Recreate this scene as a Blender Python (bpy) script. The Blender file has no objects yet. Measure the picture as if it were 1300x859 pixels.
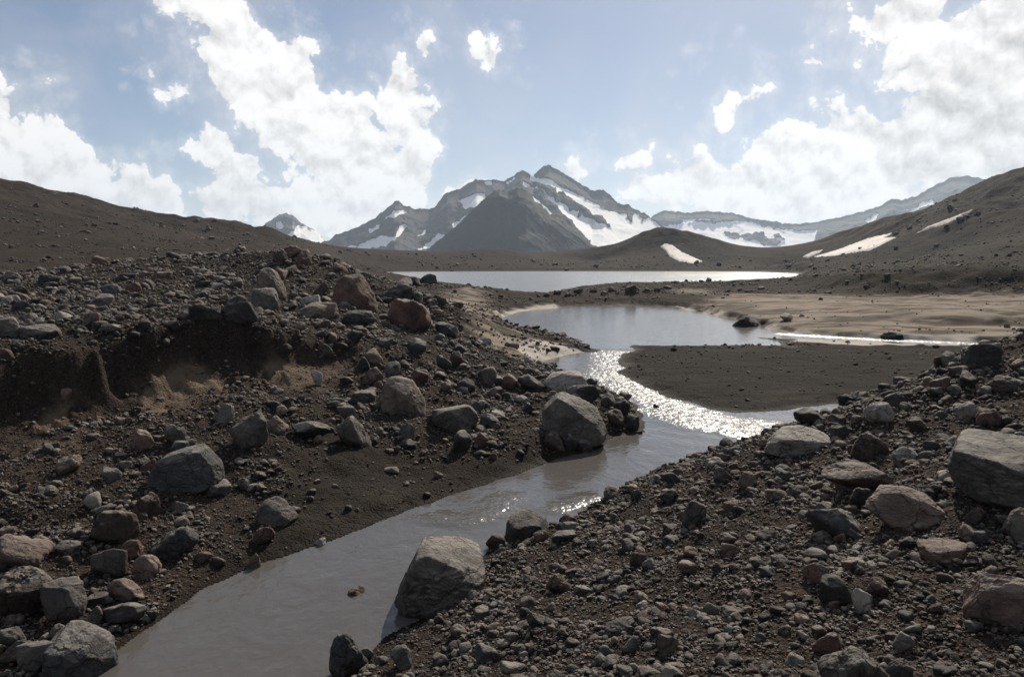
import bpy, bmesh, math, random
import numpy as np
from mathutils import Vector

random.seed(7)
rng = np.random.default_rng(7)
S = bpy.context.scene
COL = S.collection

# ------------------------------------------------------------------ camera
F_PX, CX, CY, HORIZON = 1000.0, 650.0, 429.5, 330.0      # photograph pixels
CAM_H = 4.0
PITCH = math.atan((CY - HORIZON) / F_PX)
cam_data = bpy.data.cameras.new('camera')
cam_data.sensor_width = 36.0
cam_data.lens = 36.0 * F_PX / 1300.0
cam_data.clip_start = 0.1
cam_data.clip_end = 60000
cam = bpy.data.objects.new('camera', cam_data)
cam.location = (0, 0, CAM_H)
cam.rotation_euler = (math.pi / 2 - PITCH, 0, 0)
COL.objects.link(cam)
S.camera = cam

# ------------------------------------------------------------------ light and exposure
SUN_AZ, SUN_EL = math.radians(19), math.radians(35)
SUN_DIR = Vector((math.sin(SUN_AZ) * math.cos(SUN_EL), math.cos(SUN_AZ) * math.cos(SUN_EL), math.sin(SUN_EL)))
sd_ = bpy.data.lights.new('sun', 'SUN')
sd_.energy = 5.0
sd_.angle = math.radians(0.53)
sd_.color = (1.0, 0.91, 0.79)
sun = bpy.data.objects.new('sun', sd_)
sun.rotation_euler = (-SUN_DIR).to_track_quat('-Z', 'Y').to_euler()
sun.location = (40, 100, 90)
COL.objects.link(sun)
S.view_settings.view_transform = 'Standard'
S.view_settings.look = 'None'
S.view_settings.exposure = 0.30
S.view_settings.gamma = 1.0
S.view_settings.use_curve_mapping = False
S.cycles.max_bounces = 5
S.cycles.diffuse_bounces = 2
S.cycles.glossy_bounces = 2
S.cycles.transmission_bounces = 2
S.cycles.volume_bounces = 0
S.cycles.sample_clamp_indirect = 4.0
S.cycles.use_denoising = True
S.cycles.use_adaptive_sampling = True

# ------------------------------------------------------------------ pixel <-> place helpers
_cp, _sp = math.cos(PITCH), math.sin(PITCH)
def ray(u, v):
    """unit-forward ray (y = 1) for a photograph pixel"""
    u = np.asarray(u, float); v = np.asarray(v, float)
    cx = (u - CX) / F_PX; cy = -(v - CY) / F_PX
    x = cx; y = _cp + cy * _sp; z = -_sp + cy * _cp
    return x / y, z / y
def place(u, v, d):
    x, z = ray(u, v)
    return np.stack([x * d, np.ones_like(x) * d, CAM_H + z * d], -1)
def on_level(u, v, z=0.0):
    x, s = ray(u, v)
    d = (z - CAM_H) / s
    return np.stack([x * d, d], -1)
def azel(u, v):
    x, z = ray(u, v)
    return math.atan2(x, 1), math.atan2(z, math.hypot(x, 1))

# ------------------------------------------------------------------ sky
def math_node(nt, op, a, b=None, c=None, clamp=False):
    n = nt.nodes.new('ShaderNodeMath'); n.operation = op; n.use_clamp = clamp
    for i, val in enumerate((a, b, c)):
        if val is None: continue
        if isinstance(val, (int, float)): n.inputs[i].default_value = val
        else: nt.links.new(val, n.inputs[i])
    return n.outputs[0]
def vec_node(nt, op, a, b=None, c=None):
    n = nt.nodes.new('ShaderNodeVectorMath'); n.operation = op
    for i, val in enumerate((a, b, c)):
        if val is None: continue
        if isinstance(val, (tuple, list)): n.inputs[i].default_value = val
        else: nt.links.new(val, n.inputs[i])
    return n.outputs['Value'] if op in ('LENGTH', 'DOT_PRODUCT') else n.outputs['Vector']
def noise_node(nt, vec, scale, detail=5, rough=0.55, dist=0.0, dims='3D'):
    n = nt.nodes.new('ShaderNodeTexNoise'); n.noise_dimensions = dims
    n.inputs['Scale'].default_value = scale; n.inputs['Detail'].default_value = detail
    n.inputs['Roughness'].default_value = rough; n.inputs['Distortion'].default_value = dist
    nt.links.new(vec, n.inputs['Vector'])
    return n
def maprange(nt, val, a, b, c=0.0, d=1.0, smooth=True):
    n = nt.nodes.new('ShaderNodeMapRange'); n.clamp = True
    n.interpolation_type = 'SMOOTHSTEP' if smooth else 'LINEAR'
    nt.links.new(val, n.inputs['Value'])
    for k, x in zip(('From Min', 'From Max', 'To Min', 'To Max'), (a, b, c, d)): n.inputs[k].default_value = x
    return n.outputs['Result']
def mixcol(nt, fac, a, b, blend='MIX'):
    n = nt.nodes.new('ShaderNodeMix'); n.data_type = 'RGBA'; n.blend_type = blend; n.clamp_factor = True
    if isinstance(fac, (int, float)): n.inputs[0].default_value = fac
    else: nt.links.new(fac, n.inputs[0])
    for k, x in ((6, a), (7, b)):
        if isinstance(x, (tuple, list)): n.inputs[k].default_value = tuple(x) + ((1,) if len(x) == 3 else ())
        else: nt.links.new(x, n.inputs[k])
    return n.outputs[2]

CLOUDS = [  # photograph pixels: centre, half extents
    (272, 8, 66, 42), (305, 62, 66, 48), (345, 108, 80, 60), (392, 155, 88, 66), (432, 205, 100, 70), (508, 118, 44, 44),
    (522, 172, 40, 66), (500, 235, 62, 58), (410, 265, 130, 46), (296, 255, 66, 42), (258, 182, 44, 24), (306, 215, 44, 30),
    (236, 122, 30, 14), (578, 238, 28, 18),
    (-30, 170, 90, 66), (50, 190, 62, 50), (85, 232, 92, 46), (165, 252, 84, 32), (20, 270, 120, 60),
    (535, 60, 17, 17), (626, 72, 34, 20), (606, 58, 10, 13), (182, 92, 11, 9),
    (1150, 22, 74, 36), (1235, 70, 100, 80), (1330, 110, 110, 130), (1210, 170, 110, 58), (1125, 205, 115, 56), (1015, 190, 74, 38),
    (928, 125, 40, 36), (1035, 75, 25, 20), (1000, 232, 100, 42), (895, 232, 60, 34), (1070, 255, 160, 36), (1270, 215, 120, 56),
    (792, 200, 42, 16), (736, 215, 34, 24), (960, 262, 120, 26), (840, 240, 60, 26), (600, 246, 46, 18), (1090, 175, 70, 40),
]
def build_sky():
    w = bpy.data.worlds.new('World'); S.world = w; w.use_nodes = True
    nt = w.node_tree; nt.nodes.clear()
    out = nt.nodes.new('ShaderNodeOutputWorld'); bg = nt.nodes.new('ShaderNodeBackground')
    nt.links.new(bg.outputs[0], out.inputs[0])
    sky = nt.nodes.new('ShaderNodeTexSky'); sky.sky_type = 'NISHITA'; sky.sun_disc = False
    sky.sun_elevation = SUN_EL; sky.sun_rotation = SUN_AZ
    sky.altitude = 2600; sky.air_density = 1.0; sky.dust_density = 3.0; sky.ozone_density = 1.0
    tc = nt.nodes.new('ShaderNodeTexCoord')
    sep = nt.nodes.new('ShaderNodeSeparateXYZ'); nt.links.new(tc.outputs['Generated'], sep.inputs[0])
    az = math_node(nt, 'ARCTAN2', sep.outputs[0], sep.outputs[1])
    el = math_node(nt, 'ARCSINE', sep.outputs[2])
    cmb = nt.nodes.new('ShaderNodeCombineXYZ'); nt.links.new(az, cmb.inputs[0]); nt.links.new(el, cmb.inputs[1])
    P = cmb.outputs[0]
    # wander of the coordinates: ragged, curling cloud outlines
    wob = noise_node(nt, P, 18.0, 5, 0.60, 0, '2D')
    wv = vec_node(nt, 'MULTIPLY_ADD', wob.outputs['Color'], (0.055, 0.055, 0.0), (-0.0275, -0.0275, 0.0))
    PW = vec_node(nt, 'ADD', P, wv)
    soft = vec_node(nt, 'MULTIPLY_ADD', wv, (0.35, 0.35, 0.0), P)
    f = small = None
    for (u, v, ru, rv) in CLOUDS:
        a, e = azel(u, v)
        ca = math.cos(a)
        iu, iv = F_PX / ru / ca, F_PX / rv
        q = vec_node(nt, 'MULTIPLY_ADD', PW, (iu, iv, 0), (-a * iu, -e * iv, 0))
        l = vec_node(nt, 'LENGTH', q)
        if ru < 43: small = l if small is None else math_node(nt, 'SMOOTH_MIN', small, l, 0.18)
        else: f = l if f is None else math_node(nt, 'SMOOTH_MIN', f, l, 0.18)
    small = math_node(nt, 'MULTIPLY_ADD', small, 0.50, 0.52)        # little clouds stay thin and broken
    field = math_node(nt, 'SUBTRACT', 1.0, math_node(nt, 'SMOOTH_MIN', f, small, 0.1))   # > 0 inside a cloud body
    # sky beyond the frame: broken cloud of the same kind
    big = noise_node(nt, P, 2.6, 3, 0.5, 0, '2D').outputs['Fac']
    away = maprange(nt, math_node(nt, 'ABSOLUTE', az), 0.62, 0.85)
    lift = maprange(nt, el, 0.36, 0.6)
    away = math_node(nt, 'MAXIMUM', away, lift)
    generic = math_node(nt, 'MULTIPLY_ADD', big, 5.0, -3.0)
    generic = math_node(nt, 'MULTIPLY_ADD', away, math_node(nt, 'ADD', generic, 2.0), -2.0)
    field = math_node(nt, 'MAXIMUM', math_node(nt, 'MAXIMUM', field, -1.0), generic)
    def billow(vec):
        v1 = nt.nodes.new('ShaderNodeTexVoronoi'); v1.voronoi_dimensions = '2D'; v1.feature = 'SMOOTH_F1'
        v1.inputs['Scale'].default_value = 19; v1.inputs['Detail'].default_value = 3.0; v1.inputs['Roughness'].default_value = 0.52
        v1.inputs['Lacunarity'].default_value = 2.3; v1.inputs['Smoothness'].default_value = 0.35
        nt.links.new(vec, v1.inputs['Vector'])
        return v1.outputs['Distance']
    bA = billow(soft)
    bB = billow(vec_node(nt, 'ADD', soft, (0.004, 0.012, 0)))
    nA = noise_node(nt, PW, 11.0, 5, 0.55, 0.0, '2D').outputs['Fac']
    puff = math_node(nt, 'MULTIPLY_ADD', bA, -1.7, 0.80)
    dens = math_node(nt, 'MULTIPLY_ADD', nA, 1.4, -0.48)
    body = math_node(nt, 'MULTIPLY', maprange(nt, field, 0.05, 0.8), 1.2)
    dens = math_node(nt, 'ADD', math_node(nt, 'ADD', math_node(nt, 'MULTIPLY_ADD', field, 1.5, dens), puff), body)
    alpha = maprange(nt, dens, 0.0, 0.36)
    mist = maprange(nt, dens, -1.0, 0.4, 0.0, 0.30)               # thin vapour round every cloud
    alpha = math_node(nt, 'MAXIMUM', alpha, mist)
    thick = maprange(nt, dens, 0.8, 3.4)
    relief = math_node(nt, 'MULTIPLY', math_node(nt, 'SUBTRACT', bB, bA), 0.42)
    low = noise_node(nt, soft, 7.0, 3, 0.5, 0.0, '2D').outputs['Fac']
    # the thick bank towards the sun shows its grey underside
    a0, e0 = azel(1270, 110)
    g = vec_node(nt, 'LENGTH', vec_node(nt, 'MULTIPLY_ADD', PW, (7, 8, 0), (-a0 * 7, -e0 * 8, 0)))
    grey = maprange(nt, g, 0.25, 1.2, 0.13, 0.0)
    br = math_node(nt, 'ADD', math_node(nt, 'MULTIPLY_ADD', thick, -0.03, 0.80), relief)
    br = math_node(nt, 'MULTIPLY_ADD', math_node(nt, 'SUBTRACT', low, 0.5), 0.22, br)
    br = math_node(nt, 'SUBTRACT', br, grey)
    br = math_node(nt, 'SMOOTH_MIN', br, 0.86, 0.10)
    cc = nt.nodes.new('ShaderNodeCombineXYZ')
    nt.links.new(br, cc.inputs[0])
    nt.links.new(math_node(nt, 'MULTIPLY', br, 0.99), cc.inputs[1])
    nt.links.new(math_node(nt, 'MULTIPLY', br, 0.975), cc.inputs[2])
    blue = vec_node(nt, 'SCALE', sky.outputs[0]); blue.node.inputs['Scale'].default_value = SKY_STRENGTH
    # thin high veil
    veil = maprange(nt, noise_node(nt, P, 5.0, 5, 0.6, 0.5, '2D').outputs['Fac'], 0.30, 0.75, 0.06, 0.42)
    blue = mixcol(nt, veil, blue, (0.50, 0.515, 0.56))
    col = mixcol(nt, alpha, blue, cc.outputs[0])
    nt.links.new(col, bg.inputs['Color'])
    bg.inputs['Strength'].default_value = 1.0
    w.cycles.sampling_method = 'MANUAL'; w.cycles.sample_map_resolution = 512
SKY_STRENGTH = 0.060
build_sky()

# ------------------------------------------------------------------ noise
_perm = np.random.default_rng(3).permutation(4096)
_g3 = np.random.default_rng(4).normal(size=(4096, 3)); _g3 /= np.linalg.norm(_g3, axis=1)[:, None]
_ga = np.random.default_rng(5).uniform(0, 2 * math.pi, 4096); _g2 = np.stack([np.cos(_ga), np.sin(_ga)], -1)
def perlin2(x, y, seed=0):
    xi = np.floor(x).astype(np.int64); yi = np.floor(y).astype(np.int64)
    fx = x - xi; fy = y - yi
    ux = fx * fx * fx * (fx * (fx * 6 - 15) + 10); uy = fy * fy * fy * (fy * (fy * 6 - 15) + 10)
    def g(i, j):
        h = _perm[(_perm[(xi + i + seed * 131) & 4095] + yi + j) & 4095]
        return _g2[h, 0] * (fx - i) + _g2[h, 1] * (fy - j)
    a = g(0, 0); b = g(1, 0); c = g(0, 1); d = g(1, 1)
    ab = a + ux * (b - a); cd = c + ux * (d - c)
    return 1.4 * (ab + uy * (cd - ab))
def perlin3(p, seed=0):
    pi = np.floor(p).astype(np.int64); f = p - pi
    u = f * f * f * (f * (f * 6 - 15) + 10)
    def g(i, j, k):
        h = _perm[(_perm[(_perm[(pi[:, 0] + i + seed * 131) & 4095] + pi[:, 1] + j) & 4095] + pi[:, 2] + k) & 4095]
        return _g3[h, 0] * (f[:, 0] - i) + _g3[h, 1] * (f[:, 1] - j) + _g3[h, 2] * (f[:, 2] - k)
    def lx(j, k):
        a = g(0, j, k); return a + u[:, 0] * (g(1, j, k) - a)
    def ly(k):
        a = lx(0, k); return a + u[:, 1] * (lx(1, k) - a)
    a = ly(0)
    return 1.5 * (a + u[:, 2] * (ly(1) - a))
def fbm3(p, octv=4, gain=0.5, seed=0, ridged=False):
    s = np.zeros(len(p)); a = 1.0
    for i in range(octv):
        n = perlin3(p * (2.03 ** i) + i * 17.3, seed + i)
        if ridged: n = 1 - 2 * np.abs(n)
        s += a * n; a *= gain
    return s
def smooth(x, a, b):
    t = np.clip((x - a) / (b - a), 0, 1); return t * t * (3 - 2 * t)

def poly_sd(px, py, poly):
    """signed distance to a polygon, negative inside"""
    P = np.asarray(poly, float); n = len(P)
    d2 = np.full(px.shape, 1e18); inside = np.zeros(px.shape, bool)
    for i in range(n):
        ax, ay = P[i]; bx, by = P[(i + 1) % n]
        ex, ey = bx - ax, by - ay
        wx, wy = px - ax, py - ay
        t = np.clip((wx * ex + wy * ey) / max(ex * ex + ey * ey, 1e-12), 0, 1)
        dx = wx - t * ex; dy = wy - t * ey
        d2 = np.minimum(d2, dx * dx + dy * dy)
        if by != ay:
            c = ((ay > py) != (by > py)) & (px < (bx - ax) * (py - ay) / (by - ay) + ax)
            inside ^= c
    d = np.sqrt(d2)
    return np.where(inside, -d, d)
def line_d(px, py, pts):
    P = np.asarray(pts, float); d2 = np.full(px.shape, 1e18)
    for i in range(len(P) - 1):
        ax, ay = P[i]; ex, ey = P[i + 1] - P[i]
        t = np.clip(((px - ax) * ex + (py - ay) * ey) / max(ex * ex + ey * ey, 1e-12), 0, 1)
        d2 = np.minimum(d2, (px - ax - t * ex) ** 2 + (py - ay - t * ey) ** 2)
    return np.sqrt(d2)

# ------------------------------------------------------------------ water outlines (traced, then laid on the water level)
STREAM_PX = [(150, 825), (200, 790), (250, 752), (330, 714), (400, 691), (470, 667), (540, 641), (600, 622), (660, 598), (700, 583), (735, 577),
    (768, 567), (790, 552), (814, 547), (812, 524), (796, 508), (765, 500), (735, 488), (700, 474), (682, 463), (695, 455), (725, 450), (757, 446),
    (738, 432), (692, 425), (652, 418), (628, 409), (640, 400), (665, 394), (704, 391), (740, 389), (800, 387), (850, 390), (905, 399), (948, 409),
    (1000, 423), (1060, 427), (1110, 429), (1240, 433), (1330, 436), (1330, 439), (1240, 441), (1150, 438), (1080, 434), (1010, 431), (965, 429), (1000, 441),
    (960, 438.5), (880, 438), (800, 438), (786, 462), (783, 472), (800, 481), (850, 504), (890, 517), (930, 523), (1000, 520), (1075, 512), (1075, 530),
    (1010, 548), (930, 582), (860, 608), (800, 634), (735, 660), (700, 672), (645, 683), (612, 700), (560, 770), (500, 800), (470, 826), (440, 862)]
STREAM = [tuple(p) for p in on_level(*np.array(STREAM_PX, float).T)] + [(-1.75, 6.6), (-2.6, 3.5), (-3.5, 0.0), (-7.0, -1.0), (-6.0, 3.5), (-4.6, 6.6), (-4.15, 7.4)]
LAKE_PX = [(470, 345.2), (478, 348), (510, 352), (545, 356), (590, 362), (640, 369), (680, 373), (705, 370), (735, 363), (780, 359), (850, 358), (930, 356.5),
    (990, 354), (1018, 350), (1012, 347), (960, 345), (850, 344.6), (700, 344.4), (560, 344.6)]
LAKE = [tuple(p) for p in on_level(*np.array(LAKE_PX, float).T)]

# ------------------------------------------------------------------ terrain
G0 = np.array([0.0, -3.0])                      # centre of the fan-shaped ground sheet
CTRL = [  # photograph pixel and distance in metres: shape of the land
    # beach and rubble left of the stream
    (500, 600, 13.9), (400, 620, 12.5), (600, 560, 15.8), (300, 680, 10.7), (450, 580, 13.8), (200, 735, 9.4), (650, 545, 16.6), (700, 520, 18.6),
    (450, 520, 16.5), (300, 570, 13.3), (150, 605, 11.8), (50, 640, 10.6), (30, 740, 8.9), (60, 820, 7.8), (0, 850, 7.3), (0, 600, 11.4), (-120, 700, 9.4), (-120, 830, 7.4),
    # foot of the cut bank
    (100, 560, 12.7), (200, 525, 14.2), (300, 488, 16.0), (380, 475, 17.4), (0, 535, 12.4), (-120, 560, 11.6),
    # lip of the cut bank
    (-120, 476, 12.3), (0, 465, 13.2), (70, 447, 14.1), (150, 436, 15.2), (230, 419, 16.5), (300, 417, 17.4), (350, 421, 18.2), (420, 432, 19.4), (470, 445, 20),
    # rubble slope down to the bend
    (500, 472, 19.5), (560, 462, 21.2), (620, 470, 22), (680, 490, 21.3), (560, 510, 18.1), (760, 520, 19.2),
    # stony terrace and hummock
    (50, 424, 18), (150, 402, 22), (250, 398, 22.5), (100, 372, 30), (200, 352, 33), (300, 342, 34.5), (370, 321, 37), (430, 342, 35.5), (480, 358, 34), (540, 383, 33),
    (600, 405, 34), (460, 402, 25), (380, 402, 22.5), (540, 420, 25), (330, 372, 28), (600, 432, 26.5), (650, 459, 27), (690, 452, 31.8), (640, 444, 31.5), (590, 426, 32), (-120, 430, 17), (-120, 385, 28),
    (200, 330, 40), (280, 327, 40), (420, 332, 40),
    (370, 336, 48), (50, 353, 60), (0, 366, 46), (120, 346, 72), (250, 338, 52), (470, 366, 47), (540, 380, 48),
    # big hill on the left
    (-250, 190, 220), (-120, 210, 220), (0, 233, 222), (100, 262, 230), (200, 283, 236), (300, 294.5, 242), (345, 294, 246), (400, 310, 262), (445, 317, 300), (480, 318, 340),
    (-120, 300, 110), (0, 300, 120), (100, 312, 120), (200, 319, 120), (300, 318.5, 112), (400, 329, 110), (450, 338, 130), (466, 343.5, 240), (0, 265, 165), (200, 302, 170), (320, 306, 170),
    # far shore, low knolls
    (500, 337, 288), (500, 318, 352), (560, 320, 350), (630, 316, 345), (675, 323, 345), (700, 329, 345), (725, 331, 345), (755, 332.5, 345), (560, 336, 295), (700, 338, 292), (838, 293, 362), (800, 306, 358), (778, 319, 352), (762, 329, 350),
    (880, 300, 365), (905, 309, 368), (935, 317, 370), (965, 323, 374), (995, 322, 380), (930, 336, 300), (850, 338, 292), (1000, 338, 300), (840, 325, 320),
    # big hill on the right
    (1500, 150, 240), (1400, 185, 250), (1300, 218, 262), (1200, 255, 292), (1100, 290, 332), (1030, 312, 365), (1150, 330, 205), (1300, 302, 172), (1300, 331, 112), (1100, 343, 150),
    (1010, 346.5, 190), (1200, 312, 205), (1250, 270, 220), (1050, 328, 290), (1450, 320, 110),
    # dark bench above the sand flat
    (1000, 357, 104), (1000, 360, 101), (1020, 353, 102), (1060, 350, 93.5), (1100, 348, 87.5), (1150, 347, 85), (1200, 346, 83), (1250, 346, 81.4), (1300, 346, 80), (1450, 346, 77), (1030, 361, 98), (1060, 366, 89), (1100, 368.5, 83), (1150, 370, 80.5), (1200, 371, 78.5), (1250, 372, 77), (1300, 372.5, 75.5), (1450, 374, 72), (1150, 344, 100), (1300, 343, 96), (1230, 343, 98),
    # sand flat
    (950, 374, 74), (1000, 384, 63), (1100, 389, 58), (1300, 393, 56), (1200, 403.5, 47.4), (1260, 403, 47.4), (1320, 403, 47.4), (1200, 413, 46.5), (1260, 414.5, 46.3), (1320, 414.5, 46.3), (1130, 408, 46.5), (1000, 404, 48.5), (900, 385, 66), (880, 371, 82), (1300, 421, 42.5), (1100, 420, 42), (1450, 400, 50),
    # strip of hummocks between lake and pool
    (600, 366, 74), (640, 368, 76), (680, 382, 72), (680, 377, 82), (680, 375, 89), (650, 375, 87), (705, 376, 86), (720, 371, 80), (760, 368, 80), (800, 371, 78), (850, 372, 78), (560, 385, 52), (600, 395, 50), (570, 375, 66), (520, 364, 68), (500, 362, 75), (470, 352, 90), (455, 347, 110), (640, 392, 60), (540, 398, 40), (600, 412, 40), (660, 422, 39.5), (700, 428, 39),
    # gravel bar
    (900, 470, 27.8), (1000, 452, 31.6), (1100, 462, 29), (1150, 452, 31), (1000, 500, 22.8), (850, 470, 27.8), (1300, 450, 31), (1200, 470, 26.5), (900, 505, 22.2), (1100, 490, 24), (1040, 508, 21.8),
    # gravel mound in front
    (1300, 424, 14.2), (1230, 452, 13.2), (1150, 490, 12.2), (1060, 524, 11.6), (1000, 551, 11.3), (930, 584, 11.2), (860, 613, 11.1), (800, 642, 10.9), (720, 683, 10.2),
    (1250, 600, 7.6), (1100, 600, 9), (1000, 640, 8.3), (900, 680, 8), (800, 720, 7.9), (1250, 700, 6.1), (1100, 720, 6.3), (950, 760, 6.0), (800, 790, 6.4), (680, 780, 7.2), (600, 805, 7.5), (520, 830, 7.5),
    (1250, 859, 4.3), (1000, 859, 4.7), (800, 859, 5.3), (650, 859, 6.0), (1300, 520, 10.2), (1200, 520, 10.6), (1450, 560, 8.5), (1450, 440, 14), (640, 760, 8.3),
]
CTRL_W = [  # world metres
    (12.5, 19.5, 1.0), (9.5, 17, 0.35), (15, 22, 0.5), (5.4, 14.6, 0.12), (6.8, 14.6, 0.4), (0, 0.5, 2.25), (2.5, 1.5, 2.3), (-2.2, 1.8, 1.2), (4, -1, 2.4), (0, -2, 2.3), (-1, 4.2, 1.1), (1, 3.2, 1.9), (7, 3, 2.2),
    (-9, 1, 1.0), (-9, 4, 0.9), (-14, 4, 2.0), (14, 4, 3.0), (20, 10, 3.5), (-30, 12, 4.0),
    (-600, 420, 40), (600, 420, 60), (-200, 480, 8), (0, 470, 2), (0, 700, -2), (300, 560, 8), (-800, 900, 20), (800, 900, 20), (0, 1500, -4), (1500, 2500, 0), (-1500, 2500, 0), (0, 4200, -4), (-3000, 2800, 0), (3000, 2800, 0), (-900, -2, 60), (900, -2, 80), (-60, -2, 8), (60, -2, 10),
]
CTRL_W += [(x * k, y * k, z) for (x, y) in LAKE[:14] for k, z in ((0.992, 0.06), (0.955, 0.16))] + [(x, 200, -0.8) for x in (-25, 0, 30, 55)] + [(x, 140, -0.8) for x in (-12, 4, 20, 36)] + [(x, 250, -0.8) for x in (-38, -10, 20, 60)]
cw = np.array([list(place(u, v, d)) for u, v, d in CTRL] + [list(c) for c in CTRL_W])
def logpolar(x, y):
    dx = x - G0[0]; dy = y - G0[1]
    r = np.sqrt(dx * dx + dy * dy)
    return np.arctan2(dx, dy), np.log(np.maximum(r, 0.3)), r
ca_, cl_, cr_ = logpolar(cw[:, 0], cw[:, 1])
ch_ = cw[:, 2] / cr_
MQ = 0.008
def _phi(a, l, a2, l2): return np.sqrt((a[:, None] - a2[None]) ** 2 + (l[:, None] - l2[None]) ** 2 + MQ * MQ)
n_ = len(cw)
_A = np.zeros((n_ + 3, n_ + 3)); _A[:n_, :n_] = -_phi(ca_, cl_, ca_, cl_) + np.eye(n_) * -1e-4
_A[:n_, n_] = 1; _A[:n_, n_ + 1] = ca_; _A[:n_, n_ + 2] = cl_; _A[n_:, :n_] = _A[:n_, n_:].T
_w = np.linalg.solve(_A, np.concatenate([ch_, np.zeros(3)]))
def base_height(x, y):
    a, l, r = logpolar(x, y)
    res = np.empty(len(x))
    for i in range(0, len(x), 40000):
        s = slice(i, i + 40000)
        res[s] = -_phi(a[s], l[s], ca_, cl_) @ _w[:n_] + _w[n_] + _w[n_ + 1] * a[s] + _w[n_ + 2] * l[s]
    return res * r

def px_poly(pts, z=0.3): return [tuple(p) for p in on_level(*np.array(pts, float).T, z)]
SAND = [px_poly([(515, 402), (555, 384), (590, 372), (622, 378), (632, 392), (705, 389), (640, 402), (632, 410), (690, 424), (740, 431), (758, 446), (690, 456), (680, 462), (640, 452), (596, 436), (566, 420), (530, 414)], 0.6),
        px_poly([(880, 384), (930, 372), (1000, 371), (1100, 373.5), (1200, 375), (1330, 376), (1400, 384), (1400, 420), (1250, 424), (1100, 425), (1000, 420), (940, 405), (890, 394)], 0.5),
        px_poly([(850, 362), (905, 364), (930, 372), (900, 377), (850, 374)], 0.6)]
GLINT_AREAS = [px_poly([(627, 409), (630, 400), (655, 393), (705, 388), (712, 390), (665, 396), (640, 402)], 0.05),
          px_poly([(682, 463), (650, 452), (676, 444), (715, 444), (757, 446), (725, 452), (700, 455)], 0.05),
          px_poly([(860, 389), (905, 397), (948, 408), (1000, 421), (1060, 425), (1000, 426), (930, 410), (880, 396)], 0.05),
          px_poly([(1000, 424), (1100, 427), (1240, 430), (1240, 443), (1100, 441), (1010, 434)], 0.05)]  # wet sand patches that get a painted sun glint
BAR = px_poly([(800, 437), (1000, 441), (1100, 440), (1300, 443), (1400, 450), (1250, 480), (1120, 505), (1075, 514), (930, 524), (850, 505), (783, 472)], 0.1)
BEACH = px_poly([(200, 790), (250, 700), (330, 640), (400, 575), (520, 575), (600, 575), (690, 565), (730, 577), (600, 622), (400, 692), (300, 728)], 0.25)

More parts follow.
